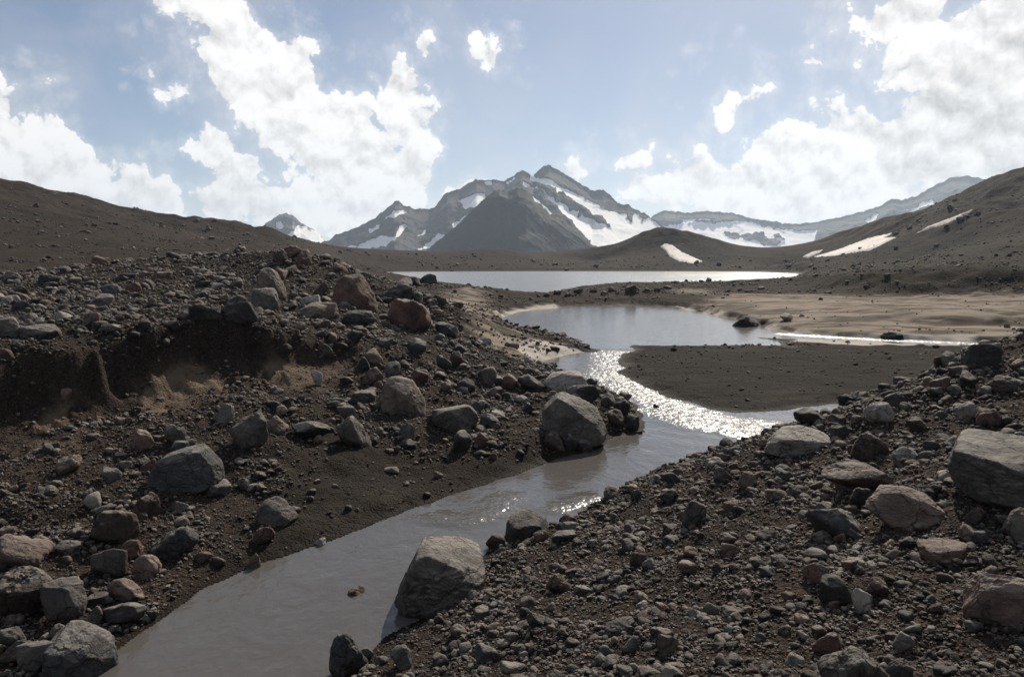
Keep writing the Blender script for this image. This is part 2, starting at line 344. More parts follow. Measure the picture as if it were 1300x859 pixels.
def make_ground():
    an = np.concatenate([np.linspace(-75, -39, 60)[:-1], np.linspace(-39, 39, 800), np.linspace(39, 75, 60)[1:]]) * math.pi / 180
    ln = np.concatenate([np.linspace(math.log(1.0), math.log(6), 70)[:-1], np.linspace(math.log(6), math.log(60), 560)[:-1],
                         np.linspace(math.log(60), math.log(420), 400)[:-1], np.linspace(math.log(420), math.log(5200), 30)])
    A, L = np.meshgrid(an, ln)
    R = np.exp(L)
    X = (G0[0] + R * np.sin(A)).ravel(); Y = (G0[1] + R * np.cos(A)).ravel(); Rr = R.ravel()
    sp = np.maximum(np.gradient(ln)[:, None] * R, np.gradient(an)[None] * R * 0.6).ravel()
    # ragged outlines: wander of the land-forms
    wa = 0.010 * perlin2(X / Rr * 14 + 5, L.ravel() * 14, 1) + 0.006 * perlin2(A.ravel() * 40, L.ravel() * 40, 2)
    wl = 0.014 * perlin2(A.ravel() * 15 + 9, L.ravel() * 15, 3) + 0.011 * perlin2(A.ravel() * 45, L.ravel() * 45 + 4, 4)
    near = 1 - smooth(Rr, 60, 140) * 0.75
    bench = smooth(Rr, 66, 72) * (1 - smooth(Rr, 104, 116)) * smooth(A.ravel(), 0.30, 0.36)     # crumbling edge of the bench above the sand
    wl = wl + bench * (0.010 * perlin2(X / 5.0, Y / 5.0, 5) + 0.006 * perlin2(X / 1.6, Y / 1.6, 6))
    bx = G0[0] + Rr * np.exp(wl * near) * np.sin(A.ravel() + wa * near); by = G0[1] + Rr * np.exp(wl * near) * np.cos(A.ravel() + wa * near)
    Z = base_height(bx, by)
    # cut bank: a steep earth face below the terrace lip, talus at its foot
    lip = np.array([(-200, 486, 11.8), (-120, 476, 12.3), (0, 465, 13.2), (70, 447, 14.1), (150, 436, 15.2), (230, 419, 16.5), (300, 417, 17.4), (350, 421, 18.2), (420, 432, 19.4), (500, 450, 20.4)])
    lw = np.array([place(*p) for p in lip]); la, ll, lr = logpolar(lw[:, 0], lw[:, 1])
    wA, wL, wR = logpolar(bx, by)
    front = np.interp(wA, la, lr) - wR + 0.22 * perlin2(bx / 2.3, by / 2.3, 51) + 0.16 * perlin2(bx / 0.45, by / 0.45, 52)
    tap = (1 - smooth(wA, la[-3], la[-1])) * (0.8 + 0.3 * perlin2(bx / 2.3, by / 2.3, 53))
    cut = smooth(front, -0.06, 0.28) * (1 - smooth(front, 0.35, 2.5)) * tap
    Z = Z - 0.74 * cut * (Rr < 60)
    Z = Z + (Rr < 60) * 0.05 * smooth(front, 0.1, 0.3) * (1 - smooth(front, 1.0, 2.2)) * (perlin2(bx * 4.5, by * 4.5, 57) + 0.7 * perlin2(bx * 9, by * 9, 58))
    talus = smooth(front, 0.15, 0.5) * (1 - smooth(front, 1.3, 2.6)) * (1 - smooth(wA, la[-3], la[-1])) * smooth(perlin2(wA * 13, wL * 3, 54) + 0.4 * perlin2(bx * 2.2, by * 2.2, 55), -0.15, 0.2)
    k = np.where(Rr > 90, 1.5, 0.10)
    jx = X + (perlin2(X * 1.7, Y * 1.7, 8) * 0.09 + perlin2(X * 0.5, Y * 0.5, 9) * 0.18) * np.clip(Rr / 18, 0.4, 4)
    jy = Y + (perlin2(X * 1.7 + 40, Y * 1.7, 8) * 0.09 + perlin2(X * 0.5 + 40, Y * 0.5, 9) * 0.18) * np.clip(Rr / 18, 0.4, 4)
    sdw = np.minimum(poly_sd(jx, jy, STREAM), poly_sd(jx, jy, LAKE))
    sand = np.zeros_like(X); painted_glint = np.zeros_like(X)
    wob = (perlin2(X * 0.9, Y * 0.9, 11) + 0.6 * perlin2(X * 2.6, Y * 2.6, 12)) * np.clip(Rr / 30, 0.5, 3) * 0.35
    for p in SAND: sand = np.maximum(sand, 1 - smooth(poly_sd(X, Y, p) + wob, -0.025 * Rr, 0.012 * Rr))
    for p in GLINT_AREAS: painted_glint = np.maximum(painted_glint, 1 - smooth(poly_sd(X, Y, p) + wob * 0.3, -0.004 * Rr, 0.006 * Rr))
    bar = 1 - smooth(poly_sd(X, Y, BAR) + wob * 0.5, -0.5, 0.3)
    beach = 1 - smooth(poly_sd(X, Y, BEACH) + wob * 0.6, -0.8, 0.5)
    rough = 1 - 0.85 * np.maximum(np.maximum(sand * np.where(A.ravel() < 0.1, 0.55, 1.0), bar * 0.85), np.maximum(beach * 0.8, painted_glint))
    # relief from boulder-sized lumps down to fist-sized ones
    for i, lam in enumerate((26, 13, 6.5, 3.2, 1.6, 0.8, 0.4, 0.2, 0.1)):
        fade = smooth(lam / sp, 2.0, 4.5)
        if fade.max() <= 0: continue
        amp = lam * (0.034 if lam > 3 else 0.05) * (1 + 1.6 * smooth(Rr, 90, 150))
        nz = perlin2(X / lam + i * 7.7, Y / lam - i * 3.1, 20 + i)
        if 1 < lam < 14: nz = nz * 0.5 + 0.5 * (1 - 2 * np.abs(perlin2(X / lam - i * 5.1, Y / lam, 40 + i)))
        m = rough * (smooth(Rr, 110, 220) * (0.12 + 1.3 * smooth(Z, 8, 18)) if lam > 5 else 1.0) * (1 + 0.35 * smooth(Rr, 55, 75) * (1 - smooth(Rr, 90, 130)))
        Z = Z + amp * fade * nz * m
    # wind and water ripples on sand
    Z = Z + sand * 0.05 * smooth(Rr, 20, 40) * (1 - np.abs(perlin2(X * 0.45 + Y * 0.1, Y * 1.1, 61)) * 2)
    # shores
    ramp = smooth(sdw, 0, (0.022 - 0.015 * sand) * Rr + 0.15)
    Z = np.maximum(Z, 0.05 + 0.03 * np.minimum(sdw, 3)) * (0.04 + 0.96 * ramp)
    Z = np.where(sdw < 0, np.maximum(sdw * 0.35, -0.6) - 0.012, Z)
    Z = np.where((sdw > 0) & (Z < 0.012), 0.012 + 0.02 * np.minimum(sdw, 1), Z)
    Z = np.where((Rr > 900), np.minimum(Z, 30), Z)
    wet = 1 - smooth(sdw, 0.05, 0.018 * Rr + 0.15)
    # exposed brown soil on the cut bank
    soil = talus * (Rr < 60)
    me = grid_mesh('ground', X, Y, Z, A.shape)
    for nm, val in (('sand', sand), ('painted_glint', painted_glint), ('wet', wet), ('bar', np.maximum(bar, beach * 0.85)), ('soil', soil), ('hill_and_bench_shade', np.maximum(smooth(Rr, 70, 130), bench * smooth(Z, 0.8, 1.3)) * (0.9 * smooth(A.ravel(), -0.1, 0.25) + 0.35 * (1 - smooth(A.ravel(), -0.1, 0.25))) * (1 - sand))):  # dark hillside colour; on the bench slope it paints in shade
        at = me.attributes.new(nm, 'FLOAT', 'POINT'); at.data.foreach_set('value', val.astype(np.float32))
    return me, an, ln, X.reshape(A.shape), Y.reshape(A.shape), Z.reshape(A.shape), dict(sand=sand, bar=bar, beach=beach, wet=wet, sdw=sdw, soil=soil, face=smooth(front, -0.1, 0.1) * (1 - smooth(front, 0.9, 1.6)) * (Rr < 60) * (1 - smooth(wA, la[-3], la[-1])))
def base_slope(Z, R, an, ln):
    dr = np.gradient(Z, axis=0) / (np.gradient(ln)[:, None] * R)
    da = np.gradient(Z, axis=1) / (np.gradient(an)[None] * R)
    return np.sqrt(dr * dr + da * da)
def grid_mesh(name, X, Y, Z, shape, flip=False):
    nr, nc = shape
    co = np.stack([X.ravel(), Y.ravel(), Z.ravel()], -1).astype(np.float32)
    i = np.arange(nr * nc).reshape(nr, nc)
    q = np.stack([i[:-1, :-1], i[1:, :-1], i[1:, 1:], i[:-1, 1:]], -1).reshape(-1, 4)
    q = q[:, ::-1] if not flip else q
    return raw_mesh(name, co, q)
def raw_mesh(name, co, q, smooth_shade=True):
    me = bpy.data.meshes.new(name)
    q = np.ascontiguousarray(q).astype(np.int32); k = q.shape[1]
    me.vertices.add(len(co)); me.vertices.foreach_set('co', np.ascontiguousarray(co, dtype=np.float32).ravel())
    me.loops.add(q.size); me.loops.foreach_set('vertex_index', q.ravel())
    me.polygons.add(len(q)); me.polygons.foreach_set('loop_start', np.arange(0, q.size, k, dtype=np.int32))
    me.update(calc_edges=True)
    me.polygons.foreach_set('use_smooth', np.full(len(q), smooth_shade))
    me.update()
    return me
def link(name, me, parent=None, kind=None, label=None, cat=None, group=None):
    o = bpy.data.objects.new(name, me); COL.objects.link(o)
    if parent: o.parent = parent
    if kind: o['kind'] = kind
    if label: o['label'] = label
    if cat: o['category'] = cat
    if group: o['group'] = group
    return o

ME_G, AN, LN, GX, GY, GZ, GM = make_ground()
GM = {k: v.reshape(GX.shape) for k, v in GM.items()}
def grid_index(x, y):
    a, l, r = logpolar(np.asarray(x, float), np.asarray(y, float))
    return np.interp(a, AN, np.arange(len(AN))), np.interp(l, LN, np.arange(len(LN)))
def sample(G, x, y):
    c, r = grid_index(x, y)
    c0 = np.clip(c.astype(int), 0, len(AN) - 2); r0 = np.clip(r.astype(int), 0, len(LN) - 2)
    fc = c - c0; fr = r - r0
    return (G[r0, c0] * (1 - fc) + G[r0, c0 + 1] * fc) * (1 - fr) + (G[r0 + 1, c0] * (1 - fc) + G[r0 + 1, c0 + 1] * fc) * fr
STEPS = np.exp(np.linspace(math.log(2.5), math.log(600), 2600))
def hit(u, v):
    """where the view through a pixel meets the ground (x, y, z)"""
    x, s = ray(u, v)
    h = sample(GZ, x * STEPS, STEPS)
    below = np.nonzero(CAM_H + s * STEPS <= h)[0]
    if len(below) == 0: return None
    d = STEPS[below[0]]
    return float(x * d), float(d), float(sample(GZ, np.array([x * d]), np.array([d]))[0])

# ------------------------------------------------------------------ materials
def new_mat(name):
    m = bpy.data.materials.new(name); m.use_nodes = True
    nt = m.node_tree; b = nt.nodes['Principled BSDF']
    return m, nt, b
def attr(nt, name, typ='GEOMETRY'):
    n = nt.nodes.new('ShaderNodeAttribute'); n.attribute_name = name; n.attribute_type = typ
    return n
def bump(nt, height, strength, distance, normal=None):
    n = nt.nodes.new('ShaderNodeBump'); n.inputs['Strength'].default_value = strength if isinstance(strength, (int, float)) else 1
    if not isinstance(strength, (int, float)): nt.links.new(strength, n.inputs['Strength'])
    n.inputs['Distance'].default_value = distance
    nt.links.new(height, n.inputs['Height'])
    if normal is not None: nt.links.new(normal, n.inputs['Normal'])
    return n.outputs[0]
def voronoi(nt, vec, scale, feature='F1', rnd=1.0):
    n = nt.nodes.new('ShaderNodeTexVoronoi'); n.feature = feature
    n.inputs['Scale'].default_value = scale; n.inputs['Randomness'].default_value = rnd
    nt.links.new(vec, n.inputs['Vector']); return n

def ground_material():
    m, nt, b = new_mat('moraine_ground')
    geo = nt.nodes.new('ShaderNodeNewGeometry'); P = geo.outputs['Position']
    sand = attr(nt, 'sand').outputs['Fac']; painted_glint = attr(nt, 'painted_glint').outputs['Fac']; wet = attr(nt, 'wet').outputs['Fac']
    bar = attr(nt, 'bar').outputs['Fac']; soil = attr(nt, 'soil').outputs['Fac']
    n1 = noise_node(nt, P, 0.35, 6, 0.6).outputs['Fac']
    n2 = noise_node(nt, P, 3.0, 6, 0.65).outputs['Fac']
    n3 = noise_node(nt, P, 22.0, 5, 0.7).outputs['Fac']
    n4 = noise_node(nt, P, 0.045, 5, 0.6).outputs['Fac']
    v1 = voronoi(nt, P, 24); v2 = voronoi(nt, P, 70)
    dark = mixcol(nt, maprange(nt, n1, 0.35, 0.68), (0.019, 0.0150, 0.0122), (0.041, 0.0300, 0.0230))
    dark = mixcol(nt, maprange(nt, n4, 0.45, 0.65), dark, (0.031, 0.0245, 0.0170))
    dark = mixcol(nt, maprange(nt, n2, 0.52, 0.75, 0, 0.7), dark, (0.068, 0.046, 0.033))
    # pebbles too small to model: each cell its own tone
    sv = nt.nodes.new('ShaderNodeSeparateColor'); nt.links.new(v1.outputs['Color'], sv.inputs[0])
    sw = nt.nodes.new('ShaderNodeSeparateColor'); nt.links.new(v2.outputs['Color'], sw.inputs[0])
    peb = mixcol(nt, sv.outputs[0], (0.022, 0.019, 0.017), (0.105, 0.088, 0.073))
    peb = mixcol(nt, maprange(nt, sv.outputs[1], 0.75, 0.95), peb, (0.095, 0.058, 0.044))
    dark = mixcol(nt, maprange(nt, sw.outputs[0], 0.35, 0.95, 0.0, 0.8), dark, peb)
    barc = mixcol(nt, sw.outputs[1], (0.017, 0.0148, 0.0125), (0.044, 0.037, 0.030))
    barc = mixcol(nt, maprange(nt, n1, 0.4, 0.65, 0, 0.6), barc, (0.026, 0.0208, 0.0155))
    sl = mixcol(nt, n2, (0.115, 0.085, 0.058), (0.20, 0.152, 0.106))
    col = dark
    col = mixcol(nt, math_node(nt, 'MULTIPLY', soil, maprange(nt, n2, 0.3, 0.55, 0.35, 1.0)), col, sl)
    st = nt.nodes.new('ShaderNodeMapping'); st.inputs['Scale'].default_value = (0.22, 0.75, 1.0); nt.links.new(P, st.inputs['Vector'])
    streak = noise_node(nt, st.outputs[0], 0.9, 6, 0.62, 0.6).outputs['Fac']
    barc = mixcol(nt, maprange(nt, streak, 0.40, 0.62, 0, 0.65), barc, (0.017, 0.0142, 0.0115))
    barc = mixcol(nt, maprange(nt, streak, 0.30, 0.42, 0.5, 0.0), barc, (0.062, 0.052, 0.042))
    col = mixcol(nt, bar, col, barc)
    sc = mixcol(nt, n3, (0.19, 0.155, 0.120), (0.26, 0.217, 0.172))
    sc = mixcol(nt, maprange(nt, streak, 0.42, 0.57, 0, 0.9), sc, (0.055, 0.043, 0.032))
    col = mixcol(nt, sand, col, sc)
    col = mixcol(nt, math_node(nt, 'MULTIPLY', painted_glint, 0.95), col, (0.40, 0.36, 0.31))  # sun glint on wet sand, painted in as pale colour
    hill_and_bench_shade = attr(nt, 'hill_and_bench_shade').outputs['Fac']
    col = mixcol(nt, hill_and_bench_shade, col, mixcol(nt, maprange(nt, math_node(nt, 'MULTIPLY_ADD', n1, 0.5, math_node(nt, 'MULTIPLY', n4, 0.6)), 0.42, 0.66), (0.0095, 0.0082, 0.0064), (0.034, 0.027, 0.0200)))
    wetc = mixcol(nt, 1.0, col, (0.52, 0.50, 0.48), 'MULTIPLY')
    wmask = math_node(nt, 'MULTIPLY', wet, math_node(nt, 'SUBTRACT', 1.0, painted_glint))
    col = mixcol(nt, wmask, col, wetc)
    nt.links.new(col, b.inputs['Base Color'])
    nt.links.new(maprange(nt, wmask, 0, 1, 0.95, 0.7, False), b.inputs['Roughness'])
    b.inputs['Specular IOR Level'].default_value = 0.04
    gr = math_node(nt, 'SUBTRACT', 1.0, math_node(nt, 'MAXIMUM', sand, painted_glint))
    n5 = noise_node(nt, P, 0.55, 7, 0.62).outputs['Fac']
    h0 = bump(nt, math_node(nt, 'MULTIPLY', n5, gr), 1.0, 0.55)
    h1 = bump(nt, math_node(nt, 'MULTIPLY', n2, math_node(nt, 'MULTIPLY_ADD', gr, 0.8, 0.2)), 1.0, 0.10, h0)
    hv = math_node(nt, 'MULTIPLY', math_node(nt, 'SUBTRACT', 1.0, v1.outputs['Distance']), gr)
    h2 = bump(nt, hv, 1.0, 0.026, h1)
    hw = math_node(nt, 'MULTIPLY', math_node(nt, 'SUBTRACT', 1.0, v2.outputs['Distance']), gr)
    h3 = bump(nt, hw, 0.9, 0.009, h2)
    h4 = bump(nt, n3, 0.5, 0.02, h3)
    nt.links.new(h4, b.inputs['Normal'])
    return m

def rock_material(name, source):
    """one stone material; its tone comes from the object colour or from the scattered stone's own tint"""
    m, nt, b = new_mat(name)
    tc = nt.nodes.new('ShaderNodeTexCoord')
    geo = nt.nodes.new('ShaderNodeNewGeometry'); P = geo.outputs['Position']
    if source == 'object':
        oi = nt.nodes.new('ShaderNodeObjectInfo'); base = oi.outputs['Color']; rnd = oi.outputs['Random']
    else:
        at = attr(nt, 'tint', 'INSTANCER'); base = at.outputs['Color']; rnd = nt.nodes.new('ShaderNodeObjectInfo').outputs['Random']
    q = vec_node(nt, 'ADD', P, vec_node(nt, 'SCALE', (1, 1, 1)))
    n1 = noise_node(nt, q, 2.2, 6, 0.62, 0.4).outputs['Fac']
    n2 = noise_node(nt, q, 11.0, 7, 0.68).outputs['Fac']
    n3 = noise_node(nt, q, 60.0, 4, 0.7).outputs['Fac']
    c = mixcol(nt, 1.0, base, mixcol(nt, maprange(nt, n1, 0.3, 0.72), (0.62, 0.62, 0.63), (1.30, 1.26, 1.22)), 'MULTIPLY')
    c = mixcol(nt, maprange(nt, n2, 0.35, 0.75, 0, 0.75), c, mixcol(nt, 1.0, base, (0.50, 0.48, 0.47), 'MULTIPLY'))
    c = mixcol(nt, maprange(nt, n3, 0.60, 0.72, 0, 0.5), c, mixcol(nt, 1.0, base, (1.75, 1.72, 1.68), 'MULTIPLY'))
    # upward faces: some pale dust, plus sunlight painted in as a paler tone
    sep = nt.nodes.new('ShaderNodeSeparateXYZ'); nt.links.new(geo.outputs['Normal'], sep.inputs[0])
    dust_sun = math_node(nt, 'MULTIPLY', maprange(nt, sep.outputs[2], 0.45, 0.95), maprange(nt, n1, 0.38, 0.62, 0.15, 0.6))
    c = mixcol(nt, dust_sun, c, (0.27, 0.242, 0.208))
    nt.links.new(c, b.inputs['Base Color'])
    nt.links.new(maprange(nt, n2, 0.3, 0.7, 0.72, 0.92), b.inputs['Roughness'])
    b.inputs['Specular IOR Level'].default_value = 0.18
    ck = voronoi(nt, vec_node(nt, 'ADD', q, vec_node(nt, 'MULTIPLY', noise_node(nt, q, 3.0, 3, 0.6).outputs['Color'], (0.5, 0.5, 0.5))), 2.6, 'DISTANCE_TO_EDGE')
    crack = maprange(nt, ck.outputs['Distance'], 0.0, 0.045)
    c2 = mixcol(nt, math_node(nt, 'MULTIPLY', math_node(nt, 'SUBTRACT', 1.0, crack), 0.55), c, (0.02, 0.018, 0.016))
    nt.links.new(c2, b.inputs['Base Color'])
    h = bump(nt, n1, 0.6, 0.10)
    h = bump(nt, crack, 0.6, 0.02, h)
    h = bump(nt, n2, 0.9, 0.045, h)
    h = bump(nt, n3, 0.7, 0.010, h)
    nt.links.new(h, b.inputs['Normal'])
    return m

def water_material(name, base, wave_scale, stretch, strength, rough, riffle=False, wave=0.05):
    m, nt, b = new_mat(name)
    geo = nt.nodes.new('ShaderNodeNewGeometry')
    mp = nt.nodes.new('ShaderNodeMapping'); mp.inputs['Scale'].default_value = stretch; mp.inputs['Rotation'].default_value = (0, 0, math.radians(-20))
    nt.links.new(geo.outputs['Position'], mp.inputs['Vector']); P = mp.outputs[0]
    n1 = noise_node(nt, P, wave_scale, 3, 0.5, 0.3).outputs['Fac']
    n2 = noise_node(nt, P, wave_scale * 4.3, 2, 0.5, 0.5).outputs['Fac']
    n3 = noise_node(nt, geo.outputs['Position'], 0.25, 4, 0.55).outputs['Fac']
    c = mixcol(nt, n3, tuple(x * 0.8 for x in base), tuple(min(1, x * 1.2) for x in base))
    nt.links.new(c, b.inputs['Base Color'])
    b.inputs['Roughness'].default_value = rough
    b.inputs['IOR'].default_value = 1.333
    if wave > 0.1:
        gust = noise_node(nt, geo.outputs['Position'], 0.06, 4, 0.6, 0.5).outputs['Fac']
        strength = maprange(nt, gust, 0.40, 0.60, 0.15, 1.0)
    h = bump(nt, n1, strength, wave)
    h = bump(nt, n2, strength, wave * 0.26, h)
    if riffle:
        rf = attr(nt, 'riffle').outputs['Fac']
        nt.links.new(maprange(nt, rf, 0.0, 0.6, rough, 0.25), b.inputs['Roughness'])
        r1 = noise_node(nt, geo.outputs['Position'], 4.0, 2, 0.55, 0.5).outputs['Fac']
        r2 = noise_node(nt, geo.outputs['Position'], 9.0, 2, 0.6, 0.4).outputs['Fac']
        h = bump(nt, math_node(nt, 'MULTIPLY', r1, rf), 1.0, 0.105, h)
        h = bump(nt, math_node(nt, 'MULTIPLY', r2, rf), 1.0, 0.045, h)
    nt.links.new(h, b.inputs['Normal'])
    return m
def mountain_material():
    m, nt, b = new_mat('mountain_rock_and_snow')
    geo = nt.nodes.new('ShaderNodeNewGeometry'); P = geo.outputs['Position']
    sn = attr(nt, 'snow').outputs['Fac']
    n1 = noise_node(nt, P, 0.012, 7, 0.65).outputs['Fac']
    n2 = noise_node(nt, P, 0.06, 6, 0.7).outputs['Fac']
    rock = mixcol(nt, maprange(nt, n1, 0.35, 0.65), (0.027, 0.026, 0.025), (0.060, 0.056, 0.051))
    rock = mixcol(nt, maprange(nt, n2, 0.45, 0.75, 0, 0.6), rock, (0.05, 0.046, 0.042))
    rock = mixcol(nt, attr(nt, 'scree').outputs['Fac'], rock, mixcol(nt, n1, (0.022, 0.0215, 0.020), (0.034, 0.033, 0.029)))
    mask = maprange(nt, math_node(nt, 'ADD', sn, math_node(nt, 'MULTIPLY_ADD', n2, 0.4, -0.2)), 0.42, 0.58)
    snow = mixcol(nt, n1, (0.84, 0.835, 0.825), (0.93, 0.925, 0.915))
    nt.links.new(mixcol(nt, mask, rock, snow), b.inputs['Base Color'])
    b.inputs['Roughness'].default_value = 0.9; b.inputs['Specular IOR Level'].default_value = 0.1
    h = bump(nt, n2, math_node(nt, 'MULTIPLY', math_node(nt, 'MULTIPLY_ADD', mask, -0.85, 1.0), math_node(nt, 'MULTIPLY_ADD', attr(nt, 'scree').outputs['Fac'], -0.75, 1.0)), 5.0)
    nt.links.new(h, b.inputs['Normal'])
    return m
def snow_material():
    m, nt, b = new_mat('dusty_old_snow')
    geo = nt.nodes.new('ShaderNodeNewGeometry'); P = geo.outputs['Position']
    n = noise_node(nt, P, 0.35, 6, 0.65).outputs['Fac']
    n2 = noise_node(nt, P, 2.5, 4, 0.6).outputs['Fac']
    nt.links.new(mixcol(nt, maprange(nt, n, 0.4, 0.7), (0.58, 0.545, 0.50), (0.44, 0.40, 0.35)), b.inputs['Base Color'])
    b.inputs['Roughness'].default_value = 0.85
    nt.links.new(bump(nt, n2, 0.6, 0.25), b.inputs['Normal'])
    return m
M_GROUND = ground_material(); M_ROCK = rock_material('stone', 'object'); M_SCATTER = rock_material('loose_stone', 'instancer')
M_STREAM = water_material('silty_stream_water', (0.086, 0.079, 0.072), 2.2, (1.0, 0.7, 1), 0.5, 0.13, True)
M_POOL = M_STREAM
M_LAKE = water_material('lake_water', (0.16, 0.16, 0.155), 0.9, (0.6, 1.0, 1), 1.0, 0.23, wave=0.21)
M_MOUNT = mountain_material(); M_SNOW = snow_material()
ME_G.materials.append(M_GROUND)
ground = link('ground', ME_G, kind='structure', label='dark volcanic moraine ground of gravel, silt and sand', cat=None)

# ------------------------------------------------------------------ water
RIFFLE_PX = [[(775, 448), (778, 462), (765, 478), (800, 495), (845, 515), (900, 535), (950, 548)], [(560, 658), (590, 662), (630, 650), (650, 632)], [(705, 645), (750, 632)], [(1000, 424), (1120, 431), (1240, 436)], [(850, 520), (900, 536), (990, 545)]]
RIFFLE_W = [(1.0, 1.0), (0.7, 0.42), (0.6, 0.42), (0.6, 0.8), (1.35, 1.0)]
RIFFLE = [px_poly(p, 0.0) for p in RIFFLE_PX]
def water_sheet(name, poly, ymin, ymax, mat, na, nl, margin):
    P = np.array(poly)
    a, l, r = logpolar(P[:, 0], P[:, 1])
    an = np.linspace(a.min() - 0.06, a.max() + 0.06, na); ln = np.linspace(max(l.min(), math.log(1.2)) - 0.02, l.max() + 0.04, nl)
    A, L = np.meshgrid(an, ln); R = np.exp(L)
    X = G0[0] + R * np.sin(A); Y = G0[1] + R * np.cos(A)
    sd = poly_sd(X.ravel(), Y.ravel(), poly).reshape(A.shape)
    keep = (sd < margin * R + 0.25)
    i = np.arange(A.size).reshape(A.shape)
    q = np.stack([i[:-1, :-1], i[1:, :-1], i[1:, 1:], i[:-1, 1:]], -1).reshape(-1, 4)[:, ::-1]
    yc = Y.ravel()[q].mean(1)
    ok = keep.ravel()[q].all(1) & (yc >= ymin) & (yc < ymax)
    q = q[ok]; used = np.unique(q); remap = np.zeros(A.size, int); remap[used] = np.arange(len(used))
    co = np.stack([X.ravel(), Y.ravel(), np.zeros(A.size)], -1)[used]
    me = raw_mesh(name, co, remap[q])
    rf = np.zeros(len(co))
    for ln_, (hw, st) in zip(RIFFLE, RIFFLE_W):
        d = line_d(co[:, 0], co[:, 1], ln_); rr = np.hypot(co[:, 0], co[:, 1])
        rf = np.maximum(rf, st * (1 - smooth(d / (hw * np.clip(rr / 18, 0.6, 2)), 0.05, 1.0)))
    at = me.attributes.new('riffle', 'FLOAT', 'POINT'); at.data.foreach_set('value', rf.astype(np.float32))
    me.materials.append(mat)
    return link(name, me, kind='structure')
water_sheet('stream', STREAM, -10, 33.0, M_STREAM, 260, 420, 0.02)
water_sheet('pool', STREAM, 33.0, 200, M_POOL, 260, 420, 0.02)
water_sheet('lake', LAKE, 0, 900, M_LAKE, 200, 90, 0.02)

# ------------------------------------------------------------------ mountains
def make_range(name, crest, D, run, back, ns, nt_, amp, jag, snow=(), noise_len=120, seed=0, power=1.0, foot=-8, scree=0.0):
    c = np.array(crest, float)
    seg = np.concatenate([[0], np.cumsum(np.abs(np.diff(c[:, 0])) + 0.001)])
    s = np.linspace(0, seg[-1], ns)
    u = np.interp(s, seg, c[:, 0]); v = np.interp(s, seg, c[:, 1])
    d = np.interp(s, seg, c[:, 2]) if c.shape[1] > 2 else np.full(ns, float(D))
    x, z = ray(u, v)
    hc = CAM_H + z * d
    jg = jag * (perlin2(s / 3.1, s * 0, seed) * 0.5 + perlin2(s / 7.3, s * 0 + 3, seed + 1)) * np.clip(hc / 60, 0, 1)
    t = np.concatenate([np.linspace(-1, 0, max(6, nt_ // 5))[:-1], np.linspace(0, 1, nt_)])
    T, Hc = np.meshgrid(t, hc, indexing='ij'); Dm = np.meshgrid(t, d, indexing='ij')[1]; Xr = np.meshgrid(t, x, indexing='ij')[1]
    Jg = np.meshgrid(t, jg, indexing='ij')[1]
    rel = np.clip(Hc, 5, None)
    dist = Dm - np.where(T >= 0, T * rel * run, T * rel * back)
    prof = np.where(T >= 0, 1 - np.abs(T) ** power, 1 - np.abs(T))
    Z = foot + (Hc - foot) * prof + Jg * np.clip(1 - np.abs(T) * 14, 0, 1)
    X = Xr * dist; Y = dist
    # which faces hold snow
    dx = X.ravel() / Y.ravel(); dz = (Z.ravel() - CAM_H) / Y.ravel()
    fy = dz * _cp + _sp; fwd = _cp - dz * _sp
    uu = CX + F_PX * dx / fwd; vv = CY - F_PX * fy / fwd
    wobu = 3.0 * perlin2(uu / 9, vv / 9, 70) + 1.5 * perlin2(uu / 4, vv / 4, 71)
    sn = np.zeros(len(uu))
    for poly, sgn in snow:
        m = 1 - smooth(poly_sd(uu, vv, poly) + wobu, -2.0, 2.0)
        sn = np.maximum(sn, m) if sgn > 0 else sn * (1 - m)
    p = np.stack([X.ravel(), Y.ravel() * 0.8, Z.ravel() * 1.1], -1) / noise_len
    rg = fbm3(p, 6, 0.52, seed, True).reshape(Z.shape)
    w = np.clip(np.abs(T) * 6, 0.0, 1) * (1 - np.abs(T) ** 4)
    calm = 1 - 0.75 * sn.reshape(Z.shape)
    Z = Z + calm * amp * rg * w * np.clip(Hc / Hc.max(), 0.15, 1)
    Y = Y - calm * amp * 0.8 * rg * w
    me = grid_mesh(name, X, Y, Z, Z.shape, flip=True)
    at = me.attributes.new('snow', 'FLOAT', 'POINT'); at.data.foreach_set('value', sn.astype(np.float32))
    at = me.attributes.new('scree', 'FLOAT', 'POINT'); at.data.foreach_set('value', np.full(len(uu), scree, np.float32))
    me.materials.append(M_MOUNT)
    return link(name, me, kind='structure')

